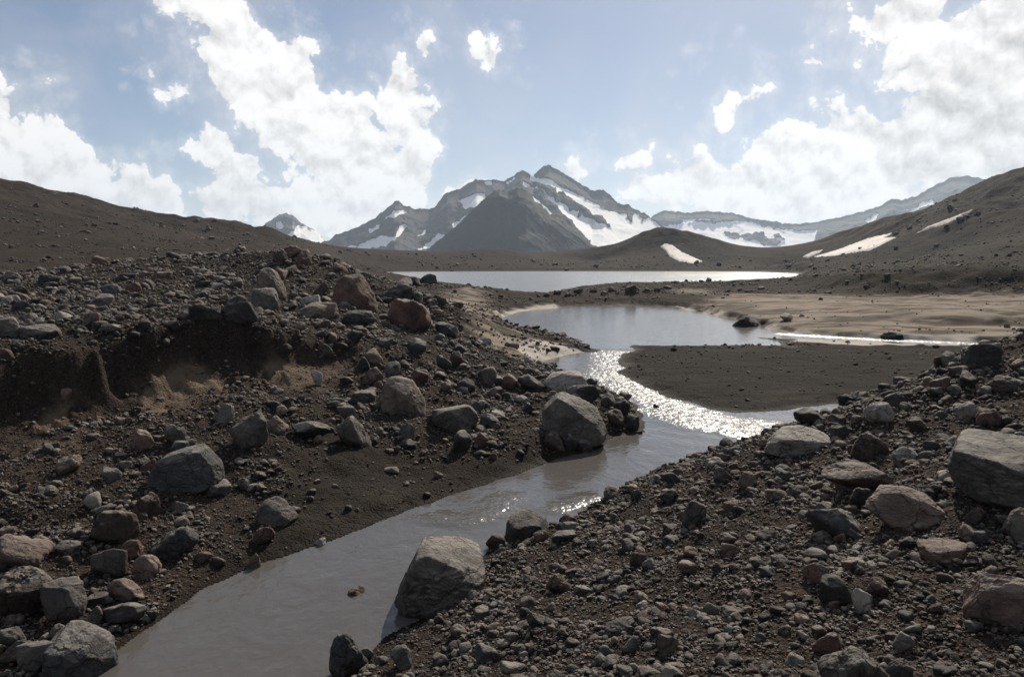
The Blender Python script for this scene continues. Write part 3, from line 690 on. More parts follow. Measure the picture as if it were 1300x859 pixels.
make_range('mountain_pyramid', [(515, 336), (545, 316), (580, 286), (606, 260), (622, 246), (634, 240), (645, 243), (658, 238), (668, 241), (678, 250), (700, 270), (740, 301), (775, 331), (790, 340)], 1500, 1.35, 1.3, 360, 130, 5, 3.0,
           snow=[([(668, 239), (672, 238), (690, 257), (704, 270), (700, 271), (680, 254)], 1)], noise_len=120, seed=3, scree=1.0)
make_range('mountain_massif', [(385, 318), (400, 312), (420, 303), (432, 295), (440, 294), (469, 281), (491, 265), (501, 255), (507, 256), (512, 260), (526, 265), (546, 265), (553, 262), (560, 252), (568, 244), (583, 240), (596, 232), (605, 227),
                               (615, 229), (626, 228), (641, 230), (654, 221), (663, 216), (670, 219), (677, 224), (685, 215), (692, 210), (697, 209), (714, 219), (732, 230), (752, 242), (760, 241), (767, 241), (785, 258), (797, 260), (812, 268), (825, 275), (860, 300), (890, 325)],
           2300, 3.0, 1.3, 620, 190, 15, 4.5, noise_len=170, seed=9, power=0.72,
           snow=[([(674, 222), (690, 230), (720, 243), (752, 256), (775, 266), (800, 270), (826, 278), (850, 296), (840, 330), (770, 330), (738, 300), (704, 268), (684, 248), (664, 238), (660, 232), (672, 232)], 1),
                 ([(650, 226), (668, 227), (700, 245), (735, 266), (772, 288), (776, 292), (750, 285), (718, 266), (692, 250), (668, 235), (652, 234)], -1),
                 ([(714, 236), (740, 240), (766, 244), (790, 262), (792, 273), (765, 264), (742, 253)], -1),
                 ([(795, 262), (806, 268), (800, 283), (792, 272)], -1), ([(812, 270), (822, 276), (815, 284)], -1),
                 ([(585, 258), (600, 250), (618, 246), (616, 256), (603, 272), (590, 268)], 1), ([(615, 232), (626, 230), (624, 236), (617, 237)], 1), ([(641, 231), (652, 226), (654, 229), (645, 235)], 1),
                 ([(450, 315), (478, 305), (500, 300), (512, 288), (516, 290), (506, 304), (478, 316)], 1), ([(488, 282), (500, 272), (513, 266), (518, 272), (500, 282)], 1), ([(468, 292), (484, 286), (482, 293), (470, 297)], 1),
                 ([(522, 302), (540, 296), (545, 299), (530, 304)], 1), ([(532, 318), (555, 304), (564, 300), (556, 308), (540, 318)], 1), ([(572, 290), (592, 276), (598, 276), (578, 296)], 1), ([(440, 315), (462, 312), (470, 318), (440, 318)], 1)])
make_range('mountain_peak', [(300, 320), (322, 290), (332, 288), (345, 279), (356, 272), (364, 271), (372, 273), (382, 283), (394, 289), (405, 297), (425, 320)], 3000, 1.9, 1.3, 220, 90, 20, 5, noise_len=150, seed=21,
           snow=[([(366, 300), (385, 288), (405, 296), (420, 316), (350, 316), (340, 306)], 1), ([(351, 286), (358, 282), (360, 291), (353, 294)], 1), ([(372, 284), (377, 288), (373, 292)], 1)])  # first white area imitates low cloud before the peak, not snow
make_range('mountain_ridge', [(800, 300), (825, 276), (834, 271), (843, 267), (871, 270), (895, 268), (914, 269), (935, 271), (948, 276), (981, 281), (1000, 284), (1010, 284), (1035, 282), (1069, 275), (1104, 266), (1120, 260), (1132, 252), (1145, 254), (1157, 250),
                              (1166, 248), (1181, 238), (1209, 225), (1230, 223), (1251, 228), (1300, 236), (1380, 250), (1500, 280)], 3600, 3.0, 1.3, 640, 140, 24, 5.5, noise_len=260, seed=33, power=0.7,
           snow=[([(836, 290), (880, 284), (905, 288), (935, 283), (960, 285), (985, 292), (1036, 294), (1025, 330), (820, 330)], 1), ([(918, 296), (940, 297), (965, 300), (992, 310), (985, 314), (950, 306), (925, 304)], -1), ([(975, 300), (988, 300), (992, 306), (982, 306)], -1),
                 ([(860, 281), (900, 279), (905, 283), (870, 286)], 1), ([(1095, 282), (1112, 274), (1110, 280), (1100, 286)], 1), ([(1150, 268), (1180, 256), (1184, 260), (1158, 272)], 1)])

# ------------------------------------------------------------------ old snow lying on the hills
def largest_piece(q):
    par = {}
    def find(a):
        while par.setdefault(a, a) != a: par[a] = par[par[a]]; a = par[a]
        return a
    for f in q:
        for k in f[1:]: par[find(k)] = find(f[0])
    roots = [find(f[0]) for f in q]
    best = max(set(roots), key=roots.count)
    return [f for f, r in zip(q, roots) if r == best]
def snow_patch(poly, label):
    P = np.array(poly, float)
    step = 0.8
    us = np.arange(P[:, 0].min() - 1, P[:, 0].max() + 2, step); vs = np.arange(P[:, 1].min() - 1, P[:, 1].max() + 2, step)
    U, V = np.meshgrid(us, vs)
    sd = poly_sd(U.ravel(), V.ravel(), poly).reshape(U.shape) + 0.5 * perlin2(U / 4, V / 4, 80)
    idx = -np.ones(U.shape, int); co = []
    for r in range(U.shape[0]):
        for c in range(U.shape[1]):
            if sd[r, c] < 0.6:
                h = hit(U[r, c], V[r, c])
                if h is None: continue
                idx[r, c] = len(co); co.append((h[0], h[1], h[2] + (0.55 * min(1, max(0, -sd[r, c] / 1.6)) - 0.12 if sd[r, c] < 0 else -0.5)))
    co = np.array(co); q = []
    for r in range(U.shape[0] - 1):
        for c in range(U.shape[1] - 1):
            f = (idx[r, c], idx[r + 1, c], idx[r + 1, c + 1], idx[r, c + 1])
            if min(f) >= 0:
                ys = [co[k][1] for k in f]
                if max(ys) - min(ys) < 60: q.append(f)
    if not q: return
    q = largest_piece(q)
    me = raw_mesh('snow_patch', co, np.array(q)); me.materials.append(M_SNOW)
    link('snow_patch', me, label=label, cat='snow patch', group='old snow patches on the hills')
snow_patch([(837, 313), (846, 309), (855, 312), (866, 320), (880, 326), (893, 332), (880, 335), (862, 332), (850, 326), (845, 319)], 'teardrop patch of dirty old snow on the low round knoll')
snow_patch([(1027, 327), (1060, 318), (1100, 303), (1139, 294), (1122, 302), (1139, 301), (1106, 318), (1060, 325)], 'long forked streak of old snow low on the dark hillside')
snow_patch([(1157, 299), (1180, 287), (1205, 278), (1237, 265), (1232, 271), (1205, 283), (1180, 292)], 'thin slanting streak of old snow higher up the dark hillside')
snow_patch([(1016, 327), (1030, 320), (1047, 316), (1040, 322), (1026, 328)], 'small sliver of old snow beside the long forked streak')

# ------------------------------------------------------------------ stones
_ico = {}
def ico(sub):
    if sub not in _ico:
        bm = bmesh.new(); bmesh.ops.create_icosphere(bm, subdivisions=sub, radius=1)
        bm.verts.ensure_lookup_table()
        _ico[sub] = (np.array([v.co[:] for v in bm.verts]), np.array([[v.index for v in f.verts] for f in bm.faces])); bm.free()
    return _ico[sub]
STYLE = {  # planes, sharpness, relief, flatness
    'round': (10, 6, 0.13), 'angular': (13, 20, 0.11), 'block': (9, 24, 0.10), 'rough': (12, 10, 0.22), 'slab': (9, 22, 0.11), 'wedge': (9, 24, 0.11)}
def rock_shape(seed, sub, style, hull=None):
    g = np.random.default_rng(seed)
    n, f = ico(sub)
    npl, k, rel = STYLE[style]
    if hull is not None: k, rel = 40, 0.07
    if hull is not None:
        bm = bmesh.new()
        for p in hull: bm.verts.new(p)
        bmesh.ops.convex_hull(bm, input=bm.verts); bm.normal_update()
        cen = np.mean(np.array(hull), 0)
        pl = []
        for fc in bm.faces:
            nn = np.array(fc.normal[:]); dd = float(nn @ (np.array(fc.verts[0].co[:]) - cen))
            if dd < 0: nn, dd = -nn, -dd
            pl.append((nn, max(dd, 0.02)))
        bm.free()
    else:
        pl = []
        if style in ('block', 'slab', 'wedge'):
            for ax in np.eye(3):
                for s in (-1, 1):
                    nn = ax * s + g.normal(size=3) * (0.20 if style != 'wedge' else 0.38); pl.append((nn / np.linalg.norm(nn), g.uniform(0.75, 1.0)))
        for _ in range(npl):
            nn = g.normal(size=3); nn /= np.linalg.norm(nn); pl.append((nn, g.uniform(0.72, 1.05)))
    acc = np.zeros(len(n))
    for nn, dd in pl:
        c = np.clip(n @ nn, 0, None) / dd
        acc += c ** k
    r = np.maximum(acc, 1e-9) ** (-1.0 / k)
    r = np.minimum(r, 1.7)
    off = g.uniform(0, 50, 3)
    r = r * (1 + rel * (fbm3(n * 1.7 + off, 5 if sub > 4 else 3, 0.55, seed % 50) * 0.8))
    if sub >= 5: r = r + 0.022 * fbm3(n * 5 + off, 4, 0.6, (seed + 5) % 50, True)
    p = n * r[:, None]
    if style != 'round' or hull is not None:                     # knock chips off the corners
        for _ in range(26 if sub >= 5 else 12):
            nn = g.normal(size=3); nn /= np.linalg.norm(nn)
            c = n @ nn
            hmax = (p @ nn).max()
            cutd = hmax * g.uniform(0.86, 0.98)
            r = np.where(c > 0.05, np.minimum(r, cutd / np.maximum(c, 0.05)), r)
            p = n * r[:, None]
        if sub >= 4: p = p * (1 + 0.012 * fbm3(n * 6 + off, 3, 0.6, (seed + 9) % 50))[:, None]
    lo, hi = p.min(0), p.max(0)
    p = (p - (lo + hi) / 2) / (hi - lo)              # unit box
    return p, f

TONE = {'g': (0.125, 0.114, 0.102), 'd': (0.055, 0.051, 0.048), 'b': (0.074, 0.073, 0.073), 't': (0.185, 0.148, 0.114), 'r': (0.130, 0.085, 0.067), 'p': (0.30, 0.28, 0.25), 'n': (0.080, 0.061, 0.050), 'k': (0.175, 0.127, 0.106)}
TONE_WORD = {'g': 'grey', 'd': 'dark grey', 'b': 'bluish dark', 't': 'tan', 'r': 'reddish', 'p': 'pale', 'n': 'dark brown', 'k': 'pinkish'}
STYLE_WORD = {'round': 'rounded', 'angular': 'angular', 'block': 'blocky', 'rough': 'rough', 'slab': 'flat', 'wedge': 'wedge-shaped'}
placed = []
all_labels = {}
def neighbour(x, y):
    best = min(LANDMARKS, key=lambda l: math.hypot(l[0] - x, l[1] - y) / max(l[1], 4))
    d = math.hypot(best[0] - x, best[1] - y)
    near = 'beside' if d < best[3] * 1.6 + 0.15 else ('behind' if y > best[1] + best[3] else 'in front of' if y < best[1] - best[3] else 'a little way from')
    return near, best[2]
LANDMARKS = []
MARKS = [('leaning into the stream', 'big leaning streamside boulder'), ('smooth rounded front', 'large boulder at the bend'), ('pale flat-topped slab', 'pale slab at the bend'), ('perched', 'dark rock perched at the bend'),
    ('bluish block', 'bluish block below the bank'), ('largest boulder on', 'flat-topped mound boulder'), ('pinkish pointed', 'pinkish pointed slab'), ('big pinkish block', 'big pinkish block in the mound'), ('blue-grey', 'blue-grey boulder on the mound'),
    ('reddish brown boulder behind', 'reddish brown mound boulder'), ('pale topped', 'pale boulder on the mound crest'), ('dark bluish boulder', 'dark bluish waterline boulder'), ('smooth pinkish boulder', 'smooth pinkish boulder of the heap'),
    ('dark brown boulder under', 'dark brown boulder of the heap'), ('large reddish brown', 'reddish brown hummock boulder'), ('tan wedge', 'tan wedge boulder on the slope'), ('almost buried', 'grey boulder sunk in gravel'),
    ('dark blocky', 'dark blocky boulder by the stream'), ('dark square', 'dark square crest boulder'), ('brownish rounded', 'brownish rounded boulder'), ('egg-shaped grey', 'egg-shaped boulder on the beach'),
    ('foot of the egg', 'reddish stone on the beach'), ('dark lumpy', 'dark lumpy bank-top boulder'), ('pointed tan', 'pointed tan boulder on the terrace'), ('low dark rock', 'low dark rock in the pool'), ('poking', 'reddish stone in the stream'),
    ('rough dark boulder', 'rough dark waterside boulder'), ('dark boulder beside', 'dark boulder by the sand spit'), ('brown lumpy', 'brown lumpy boulder by the sand'), ('dark flat boulder', 'dark flat boulder on the sand'), ('squarish', 'squarish boulder of the heap')]
def put_rock(u0, u1, v0, v1, tone, style, zone, label=None, hull=None, dry=None, bury=0.22, depth=None):
    w_px = u1 - u0; h_px = v1 - v0; auto = label is None
    uc = (u0 + u1) / 2
    h = hit(uc, min(v1 - 0.12 * h_px, 1100))
    if h is None: return
    x, y, z = h
    z = max(z, -0.06)
    if zone in 'WP': z = -0.04
    dist = math.sqrt(x * x + y * y)
    m = y / F_PX
    w = w_px * m
    dep = w * (depth or rng.uniform(0.75, 1.0))
    # what is seen of the height includes the top face, seen from above
    slope = (CAM_H - z) / dist
    hv = max(h_px * m - 0.45 * dep * slope, 0.38 * w if style != 'slab' else 0.2 * w)
    hz = hv / (1 - bury)
    sub = 6 if w_px > 80 else 5 if w_px > 26 else 4
    seed = len(placed) + 100
    p, f = rock_shape(seed, sub, style, hull)
    p = p * np.array([w, dep, hz])
    big = w_px >= 36
    nm = 'boulder' if big else 'stone'
    me = raw_mesh(nm, p, f); me.materials.append(M_ROCK)
    if label is None:
        size = 'large' if w_px > 60 else 'mid-sized' if w_px > 36 else 'small' if w_px > 20 else 'tiny'
        nb, mark = neighbour(x, y)
        label = f'{size} {TONE_WORD[tone]} {STYLE_WORD[style]} {nm} {nb} the {mark}'
        all_labels.setdefault(label, 0); all_labels[label] += 1
    o = link(nm, me, label=label, cat=nm)
    dirn = math.atan2(x, y)
    # the base point found is the near foot of the stone: centre lies half its depth behind
    o.location = (x + math.sin(dirn) * dep * 0.33, y + math.cos(dirn) * dep * 0.33, z + hz * (0.5 - bury))
    o.rotation_euler = (0, 0, -dirn)
    c = np.array(TONE[tone]) * rng.uniform(0.85, 1.15)
    o.color = (*c, 1)
    placed.append((o.location.x, o.location.y, w * 0.5, label, o))
    if not auto: LANDMARKS.append((o.location.x, o.location.y, next(k for w_, k in MARKS if w_ in label), w * 0.5))
    return o

# boulders singled out by hand: a hull gives the outline (x right, y away, z up)
HB = [(-1, -0.5, -0.6), (-0.42, -0.35, 1), (-0.5, 0.4, 0.9), (0.95, -0.2, 0.35), (1.0, 0.5, 0.45), (0.75, -0.6, -0.3), (0.5, -0.75, -0.9), (-0.9, -0.4, -1), (0.2, 0.8, -1), (1, 0.3, -1), (-0.7, 0.7, -1), (0.25, -0.4, 0.72), (0.4, 0.5, 0.70)]
HA = [(-1, -0.2, 0.55), (-0.95, 0.7, 0.9), (-0.5, -0.45, 0.9), (-0.3, 0.8, 1.0), (0.15, -0.5, 0.55), (0.7, 0.7, 0.45), (1.0, 0.1, -0.2), (0.8, -0.6, -0.35), (1, 0.4, -0.9), (0.75, -0.8, -1), (-0.5, -0.8, -0.9), (-0.9, -0.3, -0.6), (0.2, 0.9, -0.8), (-0.8, 0.8, -0.8)]
HK = [(-1, -0.3, -0.6), (-0.75, -0.2, 0.35), (-0.1, -0.5, 0.75), (0.0, 0.3, 1), (0.45, 0.2, 0.95), (0.5, -0.4, 0.75), (1, 0.1, -0.3), (0.65, -0.8, -0.7), (0.0, -0.9, -0.9), (-0.9, -0.5, -1), (0.9, 0.6, -1), (-0.6, 0.8, -1)]
HC = [(-1, -0.2, 0.0), (-0.85, -0.5, 0.75), (-0.8, 0.8, 1.0), (0.2, -0.8, 0.6), (1, -0.8, 0.55), (1, 0.8, 1.0), (0.9, -0.9, -1), (-0.1, -0.85, -0.9), (-0.85, -0.3, -0.8), (-0.6, 0.9, -1), (1, 0.9, -1)]
HD = [(-1, -0.1, 0.1), (-0.75, 0.6, 0.85), (-0.55, 0.1, 1.0), (0.3, 0.7, 0.8), (0.35, -0.2, 0.6), (1, 0.1, -0.25), (0.9, -0.5, -0.8), (-0.45, -0.7, -0.9), (-0.9, -0.5, -0.3), (0.1, -0.75, -0.9), (0.2, 0.9, -1)]
HE = [(-1, -0.6, -0.9), (-0.95, -0.5, 0.3), (-0.55, 0.5, 1), (0.35, 0.6, 0.95), (0.9, 0.3, 0.1), (1, -0.3, -0.7), (0.5, -0.6, 0.45), (-0.4, -0.9, 0.25), (0.1, -0.9, -1), (0.7, 0.8, -1), (-0.8, 0.8, -1)]
HW = [(-1, -0.3, -0.7), (-0.7, 0.0, 0.7), (-0.2, 0.4, 1), (0.3, 0.2, 0.75), (0.95, 0, -0.5), (0.85, -0.5, -1), (-0.7, -0.6, -1), (0.1, -0.7, 0.1), (0.2, 0.9, -1)]
put_rock(498, 622, 682, 790, 'g', 'angular', 'E', 'largest grey boulder leaning into the stream, flat pale top and tall shaded face', HB, bury=0.12, depth=1.35)
put_rock(686, 772, 503, 568, 'g', 'angular', 'X', 'large grey boulder at the stream bend with smooth rounded front', HA, bury=0.10, depth=0.85)
put_rock(689, 750, 473, 503, 'p', 'slab', 'X', 'pale flat-topped slab rising behind the large boulder at the bend', None, depth=0.9)
put_rock(714, 762, 490, 516, 'd', 'rough', 'X', 'dark rough rock perched on the large boulder at the bend', None, bury=0.3)
put_rock(189, 286, 568, 630, 'b', 'block', 'C', 'large bluish block with a lit right face below the eroded bank', HK, bury=0.14, depth=0.8)
put_rock(1205, 1345, 558, 652, 'g', 'block', 'M', 'largest boulder on the gravel mound, flat pale top over a dark face', HC, bury=0.1, depth=1.25)
put_rock(1100, 1198, 622, 674, 'k', 'angular', 'M', 'pinkish pointed slab in the middle of the gravel mound', HD, bury=0.12, depth=0.7)
put_rock(1224, 1318, 725, 800, 'k', 'angular', 'M', 'big pinkish block half sunk in the gravel mound below the largest boulder', None, depth=0.8)
put_rock(1020, 1092, 641, 692, 'b', 'round', 'M', 'rounded blue-grey boulder half buried in the gravel mound')
put_rock(1043, 1130, 592, 629, 'r', 'angular', 'M', 'reddish brown boulder behind the pinkish pointed slab')
put_rock(970, 1056, 545, 583, 'p', 'slab', 'M', 'pale topped flat boulder on the crest of the gravel mound', None, bury=0.3)
put_rock(56, 150, 792, 876, 'b', 'block', 'H', 'big dark bluish boulder at the waterline of the boulder heap', HE, bury=0.1)
put_rock(0, 69, 676, 726, 'k', 'round', 'H', 'big smooth pinkish boulder on top of the waterside heap')
put_rock(-14, 69, 720, 794, 'n', 'rough', 'H', 'big dark brown boulder under the smooth pinkish one')
put_rock(421, 480, 352, 398, 'r', 'rough', 'K', 'large reddish brown boulder on the right shoulder of the hummock', HW)
put_rock(477, 542, 481, 530, 't', 'angular', 'S', 'large tan wedge boulder on the rubble slope', HW)
put_rock(1035, 1130, 818, 885, 'g', 'round', 'M', 'large grey boulder almost buried in gravel near the mound foot', None, bury=0.4)
put_rock(639, 698, 650, 689, 'd', 'block', 'E', 'dark blocky boulder with lit top standing at the stream edge', HE)
put_rock(1221, 1270, 436, 472, 'b', 'block', 'M', 'dark square boulder on the far crest of the mound')
put_rock(117, 177, 647, 697, 'n', 'round', 'C', 'brownish rounded boulder between pale pebbles below the bank')
put_rock(325, 380, 631, 670, 'g', 'round', 'B', 'smooth egg-shaped grey boulder lying alone on the silt beach', HW)
put_rock(320, 350, 668, 694, 'r', 'round', 'B', 'small reddish stone at the foot of the egg-shaped boulder')
put_rock(283, 326, 380, 420, 'd', 'rough', 'T', 'dark lumpy boulder standing at the lip of the cut bank', None, bury=0.12)
put_rock(325, 364, 344, 384, 't', 'wedge', 'T', 'pointed tan boulder standing upright on the terrace', HW, bury=0.1)
put_rock(925, 963, 412, 426, 'd', 'round', 'P', 'low dark rock lying in the pool by the sand flat', None, bury=0.5, depth=1.3)
put_rock(442, 465, 778, 794, 'r', 'round', 'W', 'small reddish stone poking out of the stream')
put_rock(417, 470, 800, 868, 'b', 'rough', 'E', 'rough dark boulder at the stream edge of the mound foot')
put_rock(479, 526, 362, 391, 'd', 'rough', 'N', 'dark boulder beside the sand spit with shaded front')
put_rock(492, 549, 382, 426, 'r', 'rough', 'N', 'brown lumpy boulder where the sand spit begins')
put_rock(552, 582, 411, 428, 'd', 'slab', 'N', 'dark flat boulder lying on the brown sand')
put_rock(56, 110, 738, 794, 'g', 'block', 'H', 'squarish grey boulder in the waterside heap')
ROCKS = [
 (293,341,526,572,'g','angular','C'),(339,367,529,555,'t','round','C'),(254,294,607,635,'g','angular','C'),(302,322,607,625,'g','round','C'),(171,204,626,663,'n','round','C'),(217,240,637,655,'g','round','C'),
 (108,129,628,651,'p','round','C'),(122,148,640,659,'g','round','C'),(191,253,666,714,'b','rough','H'),(70,106,687,709,'g','angular','H'),(151,185,684,711,'r','round','H'),(171,206,702,738,'k','angular','H'),
 (118,162,696,738,'g','wedge','H'),(137,182,734,767,'k','angular','H'),(132,187,761,799,'b','angular','H'),(110,140,752,770,'d','slab','H'),(112,131,768,794,'g','round','H'),(0,33,797,831,'g','round','H'),
 (0,41,814,848,'n','angular','H'),(25,75,812,860,'g','angular','H'),(64,91,789,812,'t','angular','H'),(186,201,774,789,'g','round','H'),(311,334,702,726,'t','round','B'),(399,414,683,696,'p','angular','B'),
 (249,272,700,716,'r','round','B'),(0,21,668,683,'k','round','H'),(168,195,547,575,'k','round','C'),(210,237,540,567,'g','angular','C'),(272,298,514,542,'g','angular','C'),(395,410,471,492,'p','round','S'),
 (73,91,495,513,'k','round','C'),(73,104,579,604,'t','rough','C'),(178,200,583,602,'r','round','C'),(131,155,593,614,'g','round','C'),(349,366,516,531,'t','round','C'),(370,420,535,563,'d','angular','S'),
 (428,473,530,572,'g','round','S'),(545,609,516,555,'g','block','S'),(439,478,496,513,'g','slab','S'),(463,488,444,463,'t','round','S'),(459,487,468,494,'r','angular','S'),(487,509,460,477,'g','angular','S'),
 (452,470,455,474,'d','angular','S'),(517,542,431,453,'d','angular','S'),(554,574,451,473,'d','round','S'),(571,591,448,467,'n','angular','S'),(606,631,467,488,'g','slab','S'),(637,658,476,496,'r','angular','S'),
 (657,691,478,502,'d','angular','S'),(653,670,503,513,'p','slab','S'),(623,642,522,533,'p','slab','S'),(608,635,526,546,'g','angular','S'),(660,680,512,528,'d','angular','S'),(508,527,539,560,'g','angular','S'),
 (509,530,560,572,'d','slab','B'),(575,600,549,577,'d','angular','B'),(602,621,549,569,'r','angular','B'),(484,507,593,601,'g','slab','B'),(688,719,549,576,'n','round','X'),(716,733,552,573,'d','round','X'),(730,752,559,577,'d','round','X'),
 (762,782,500,520,'d','angular','X'),(778,800,508,530,'d','rough','X'),(770,792,522,545,'n','rough','X'),(792,812,528,548,'d','rough','X'),(806,816,545,552,'d','round','W'),(829,837,520,527,'d','round','W'),
 (709,733,653,670,'n','round','E'),(616,642,678,700,'n','round','E'),(676,698,674,691,'r','round','E'),(800,815,622,641,'d','wedge','E'),(451,475,821,845,'g','round','E'),(495,524,819,853,'g','round','E'),
 (633,672,836,866,'g','round','M'),(667,697,775,801,'g','round','M'),(693,721,728,757,'r','round','M'),(659,682,756,777,'n','round','M'),(767,807,783,807,'g','round','M'),(789,816,805,829,'g','round','M'),(699,731,673,689,'g','slab','M'),
 (799,822,700,723,'n','angular','M'),(1096,1134,512,541,'p','wedge','M'),(865,897,637,672,'g','angular','M'),(936,961,599,624,'t','round','M'),(905,929,594,618,'n','angular','M'),(1077,1106,619,650,'d','round','M'),
 (1164,1225,686,716,'r','slab','M'),(1274,1315,647,695,'g','round','M'),(1080,1106,747,783,'p','angular','M'),(1099,1128,733,761,'k','round','M'),(1038,1083,730,774,'d','round','M'),(1018,1053,713,746,'r','round','M'),(1029,1068,798,834,'r','round','M'),
 (1124,1158,838,872,'g','round','M'),(1133,1161,803,831,'g','round','M'),(833,863,805,834,'t','round','M'),(888,913,764,786,'g','round','M'),(860,885,712,733,'k','round','M'),(914,938,689,710,'k','angular','M'),(1133,1163,569,596,'p','wedge','M'),
 (1080,1128,550,591,'n','rough','M'),(1052,1077,541,564,'d','angular','M'),(1007,1046,519,543,'d','angular','M'),(842,864,600,616,'d','angular','M'),(837,861,622,642,'d','round','M'),(1210,1238,512,534,'p','round','M'),(1225,1250,645,668,'n','round','M'),
 (1180,1205,480,500,'n','angular','M'),(1120,1150,500,520,'d','angular','M'),(1255,1300,478,500,'n','rough','M'),(1150,1180,530,552,'n','round','M'),(1240,1275,520,545,'r','angular','M'),
 (318,355,368,398,'g','block','T'),(381,431,386,407,'t','slab','T'),(241,282,389,411,'d','rough','T'),(24,76,413,430,'g','slab','T'),(-6,24,405,431,'g','wedge','T'),(115,144,374,390,'g','slab','T'),(105,128,398,416,'k','round','T'),
 (205,228,408,421,'d','angular','T'),(125,155,413,425,'p','slab','T'),(294,310,354,367,'g','round','T'),(360,383,314,327,'r','rough','K'),(346,368,319,339,'n','rough','K'),(373,396,319,339,'r','rough','K'),(176,193,406,420,'d','angular','T'),
 (252,264,342,350,'p','round','T'),(160,180,360,372,'r','angular','T'),(400,430,386,409,'t','angular','T'),(435,476,395,416,'d','wedge','N'),(533,555,349,363,'d','rough','N'),(515,534,352,364,'d','angular','N'),
 (793,808,363,375,'n','rough','V'),(772,783,365,371,'n','angular','V'),(703,713,369,375,'n','rough','V'),(728,739,367,373,'n','rough','V'),(842,853,363,368,'n','angular','V'),(748,758,367,372,'d','rough','V'),(815,824,366,372,'n','angular','V'),(716,725,372,377,'d','rough','V'),(830,838,366,371,'d','rough','V'),(762,770,370,376,'n','angular','V'),(690,698,372,377,'n','rough','V'),(1118,1146,428,436,'d','round','P'),
 (230,248,340,350,'n','angular','T'),(300,322,388,404,'r','round','T'),(364,384,372,386,'n','angular','T'),(398,418,360,376,'n','rough','K'),(440,462,420,436,'d','angular','S'),(480,500,430,444,'g','angular','S'),(400,424,440,456,'n','angular','S'),(520,545,470,490,'r','angular','S'),(580,604,482,500,'d','angular','S'),
]
for r_ in ROCKS: put_rock(*r_)

# ------------------------------------------------------------------ scattered stones: the 150 that show largest are things, the rest a mass
def scatter(n, seed, smin, smax, power, bar_keep=0.008, floor=0.03, a_rng=(-0.66, 0.66), r_rng=(3.2, 330)):
    g = np.random.default_rng(seed)
    a = g.uniform(*a_rng, n); l = g.uniform(math.log(r_rng[0]), math.log(r_rng[1]), n)
    r = np.exp(l); x = G0[0] + r * np.sin(a); y = G0[1] + r * np.cos(a)
    sand = sample(GM['sand'], x, y); bar = sample(GM['bar'], x, y); beach = sample(GM['beach'], x, y); sdw = sample(GM['sdw'], x, y)
    barw = 1 - smooth(poly_sd(x, y, BAR), 0.5, 1.4)
    for p in GLINT_AREAS: sand = np.maximum(sand, (poly_sd(x, y, p) < 0.6) * 1.0)
    dens = (1 - np.where(a < 0.08, 0.85, 0.985) * sand) * (1 - (1 - bar_keep) * barw) * (1 - 0.75 * sample(GM['soil'], x, y)) * (1 - 0.85 * sample(GM['face'], x, y)) * (1 - 0.94 * beach) * (sdw > 0.008 * r)
    clump = 0.22 * ((a > -0.1) & (r < 18)) + perlin2(a * 16, l * 16, 90) + 0.6 * perlin2(a * 45, l * 45, 91)
    dens = dens * np.clip(0.36 + 1.6 * clump, floor, 1) * np.where(r > 55, 0.34 + 0.5 * (1 - smooth(r, 85, 105)), 1.0)
    ok = g.uniform(size=n) < dens
    x, y, r = x[ok], y[ok], r[ok]
    size = smin * (1 - g.uniform(size=len(x)) * (1 - (smin / smax) ** power)) ** (-1 / power)   # power law
    return x, y, r, size, g
x_, y_, r_a, ang, g_ = scatter(230000, 5, 0.0032, 0.022, 2.5)
size_m = ang * r_a * np.where(r_a < 8, 0.92, 1.0) * (1 - 0.62 * smooth(r_a, 40, 70))
hold = np.argsort(-(size_m / r_a))
vis = []
for i in hold:                                        # keep clear of the hand-placed boulders, in view
    if len(vis) >= 140: break
    u = CX + F_PX * x_[i] / max(y_[i], 0.1)
    if not (10 < u < 1290) or y_[i] < 4.5: continue
    if any((x_[i] - p[0]) ** 2 + (y_[i] - p[1]) ** 2 < (p[2] + size_m[i] * 0.6) ** 2 for p in placed): continue
    z = float(sample(GZ, x_[i:i+1], y_[i:i+1])[0])
    # in sight?
    ts = np.linspace(0.15, 0.96, 60)
    if np.any(sample(GZ, x_[i] * ts, y_[i] * ts) > CAM_H + (z + size_m[i] * 0.4 - CAM_H) * ts): continue
    vis.append(i)
taken = set(vis)
tones = list('ggdbtrnkpnd')
for i in vis:
    x, y = float(x_[i]), float(y_[i]); z = float(sample(GZ, np.array([x]), np.array([y]))[0]); s = float(size_m[i])
    tone = random.choice(tones); style = random.choice(['round', 'angular', 'rough', 'angular', 'block'])
    p, f = rock_shape(1000 + int(i) % 9000, 4, style)
    dims = np.array([1, random.uniform(0.7, 1), random.uniform(0.55, 0.85)]) * s
    me = raw_mesh('stone', p * dims, f); me.materials.append(M_ROCK)
    nb, mark = neighbour(x, y)
    label = f'loose {TONE_WORD[tone]} {STYLE_WORD[style]} stone {nb} the {mark}'
    o = link('stone', me, label=label, cat='stone'); placed.append((x, y, s / 2, label, o))
    o.location = (x, y, z + dims[2] * 0.22); o.rotation_euler = (random.uniform(-.3, .3), random.uniform(-.3, .3), random.uniform(0, 6.28))
    o.color = (*(np.array(TONE[tone]) * random.uniform(0.85, 1.15)), 1)
from collections import Counter
cnt = Counter(p[3] for p in placed)
for p in placed:
    if cnt[p[3]] > 1: p[4]['group'] = p[3]
    elif p[4].name.startswith('boulder'): p[4]['group'] = 'boulders of the moraine'
    else: p[4]['group'] = 'single stones of the moraine'

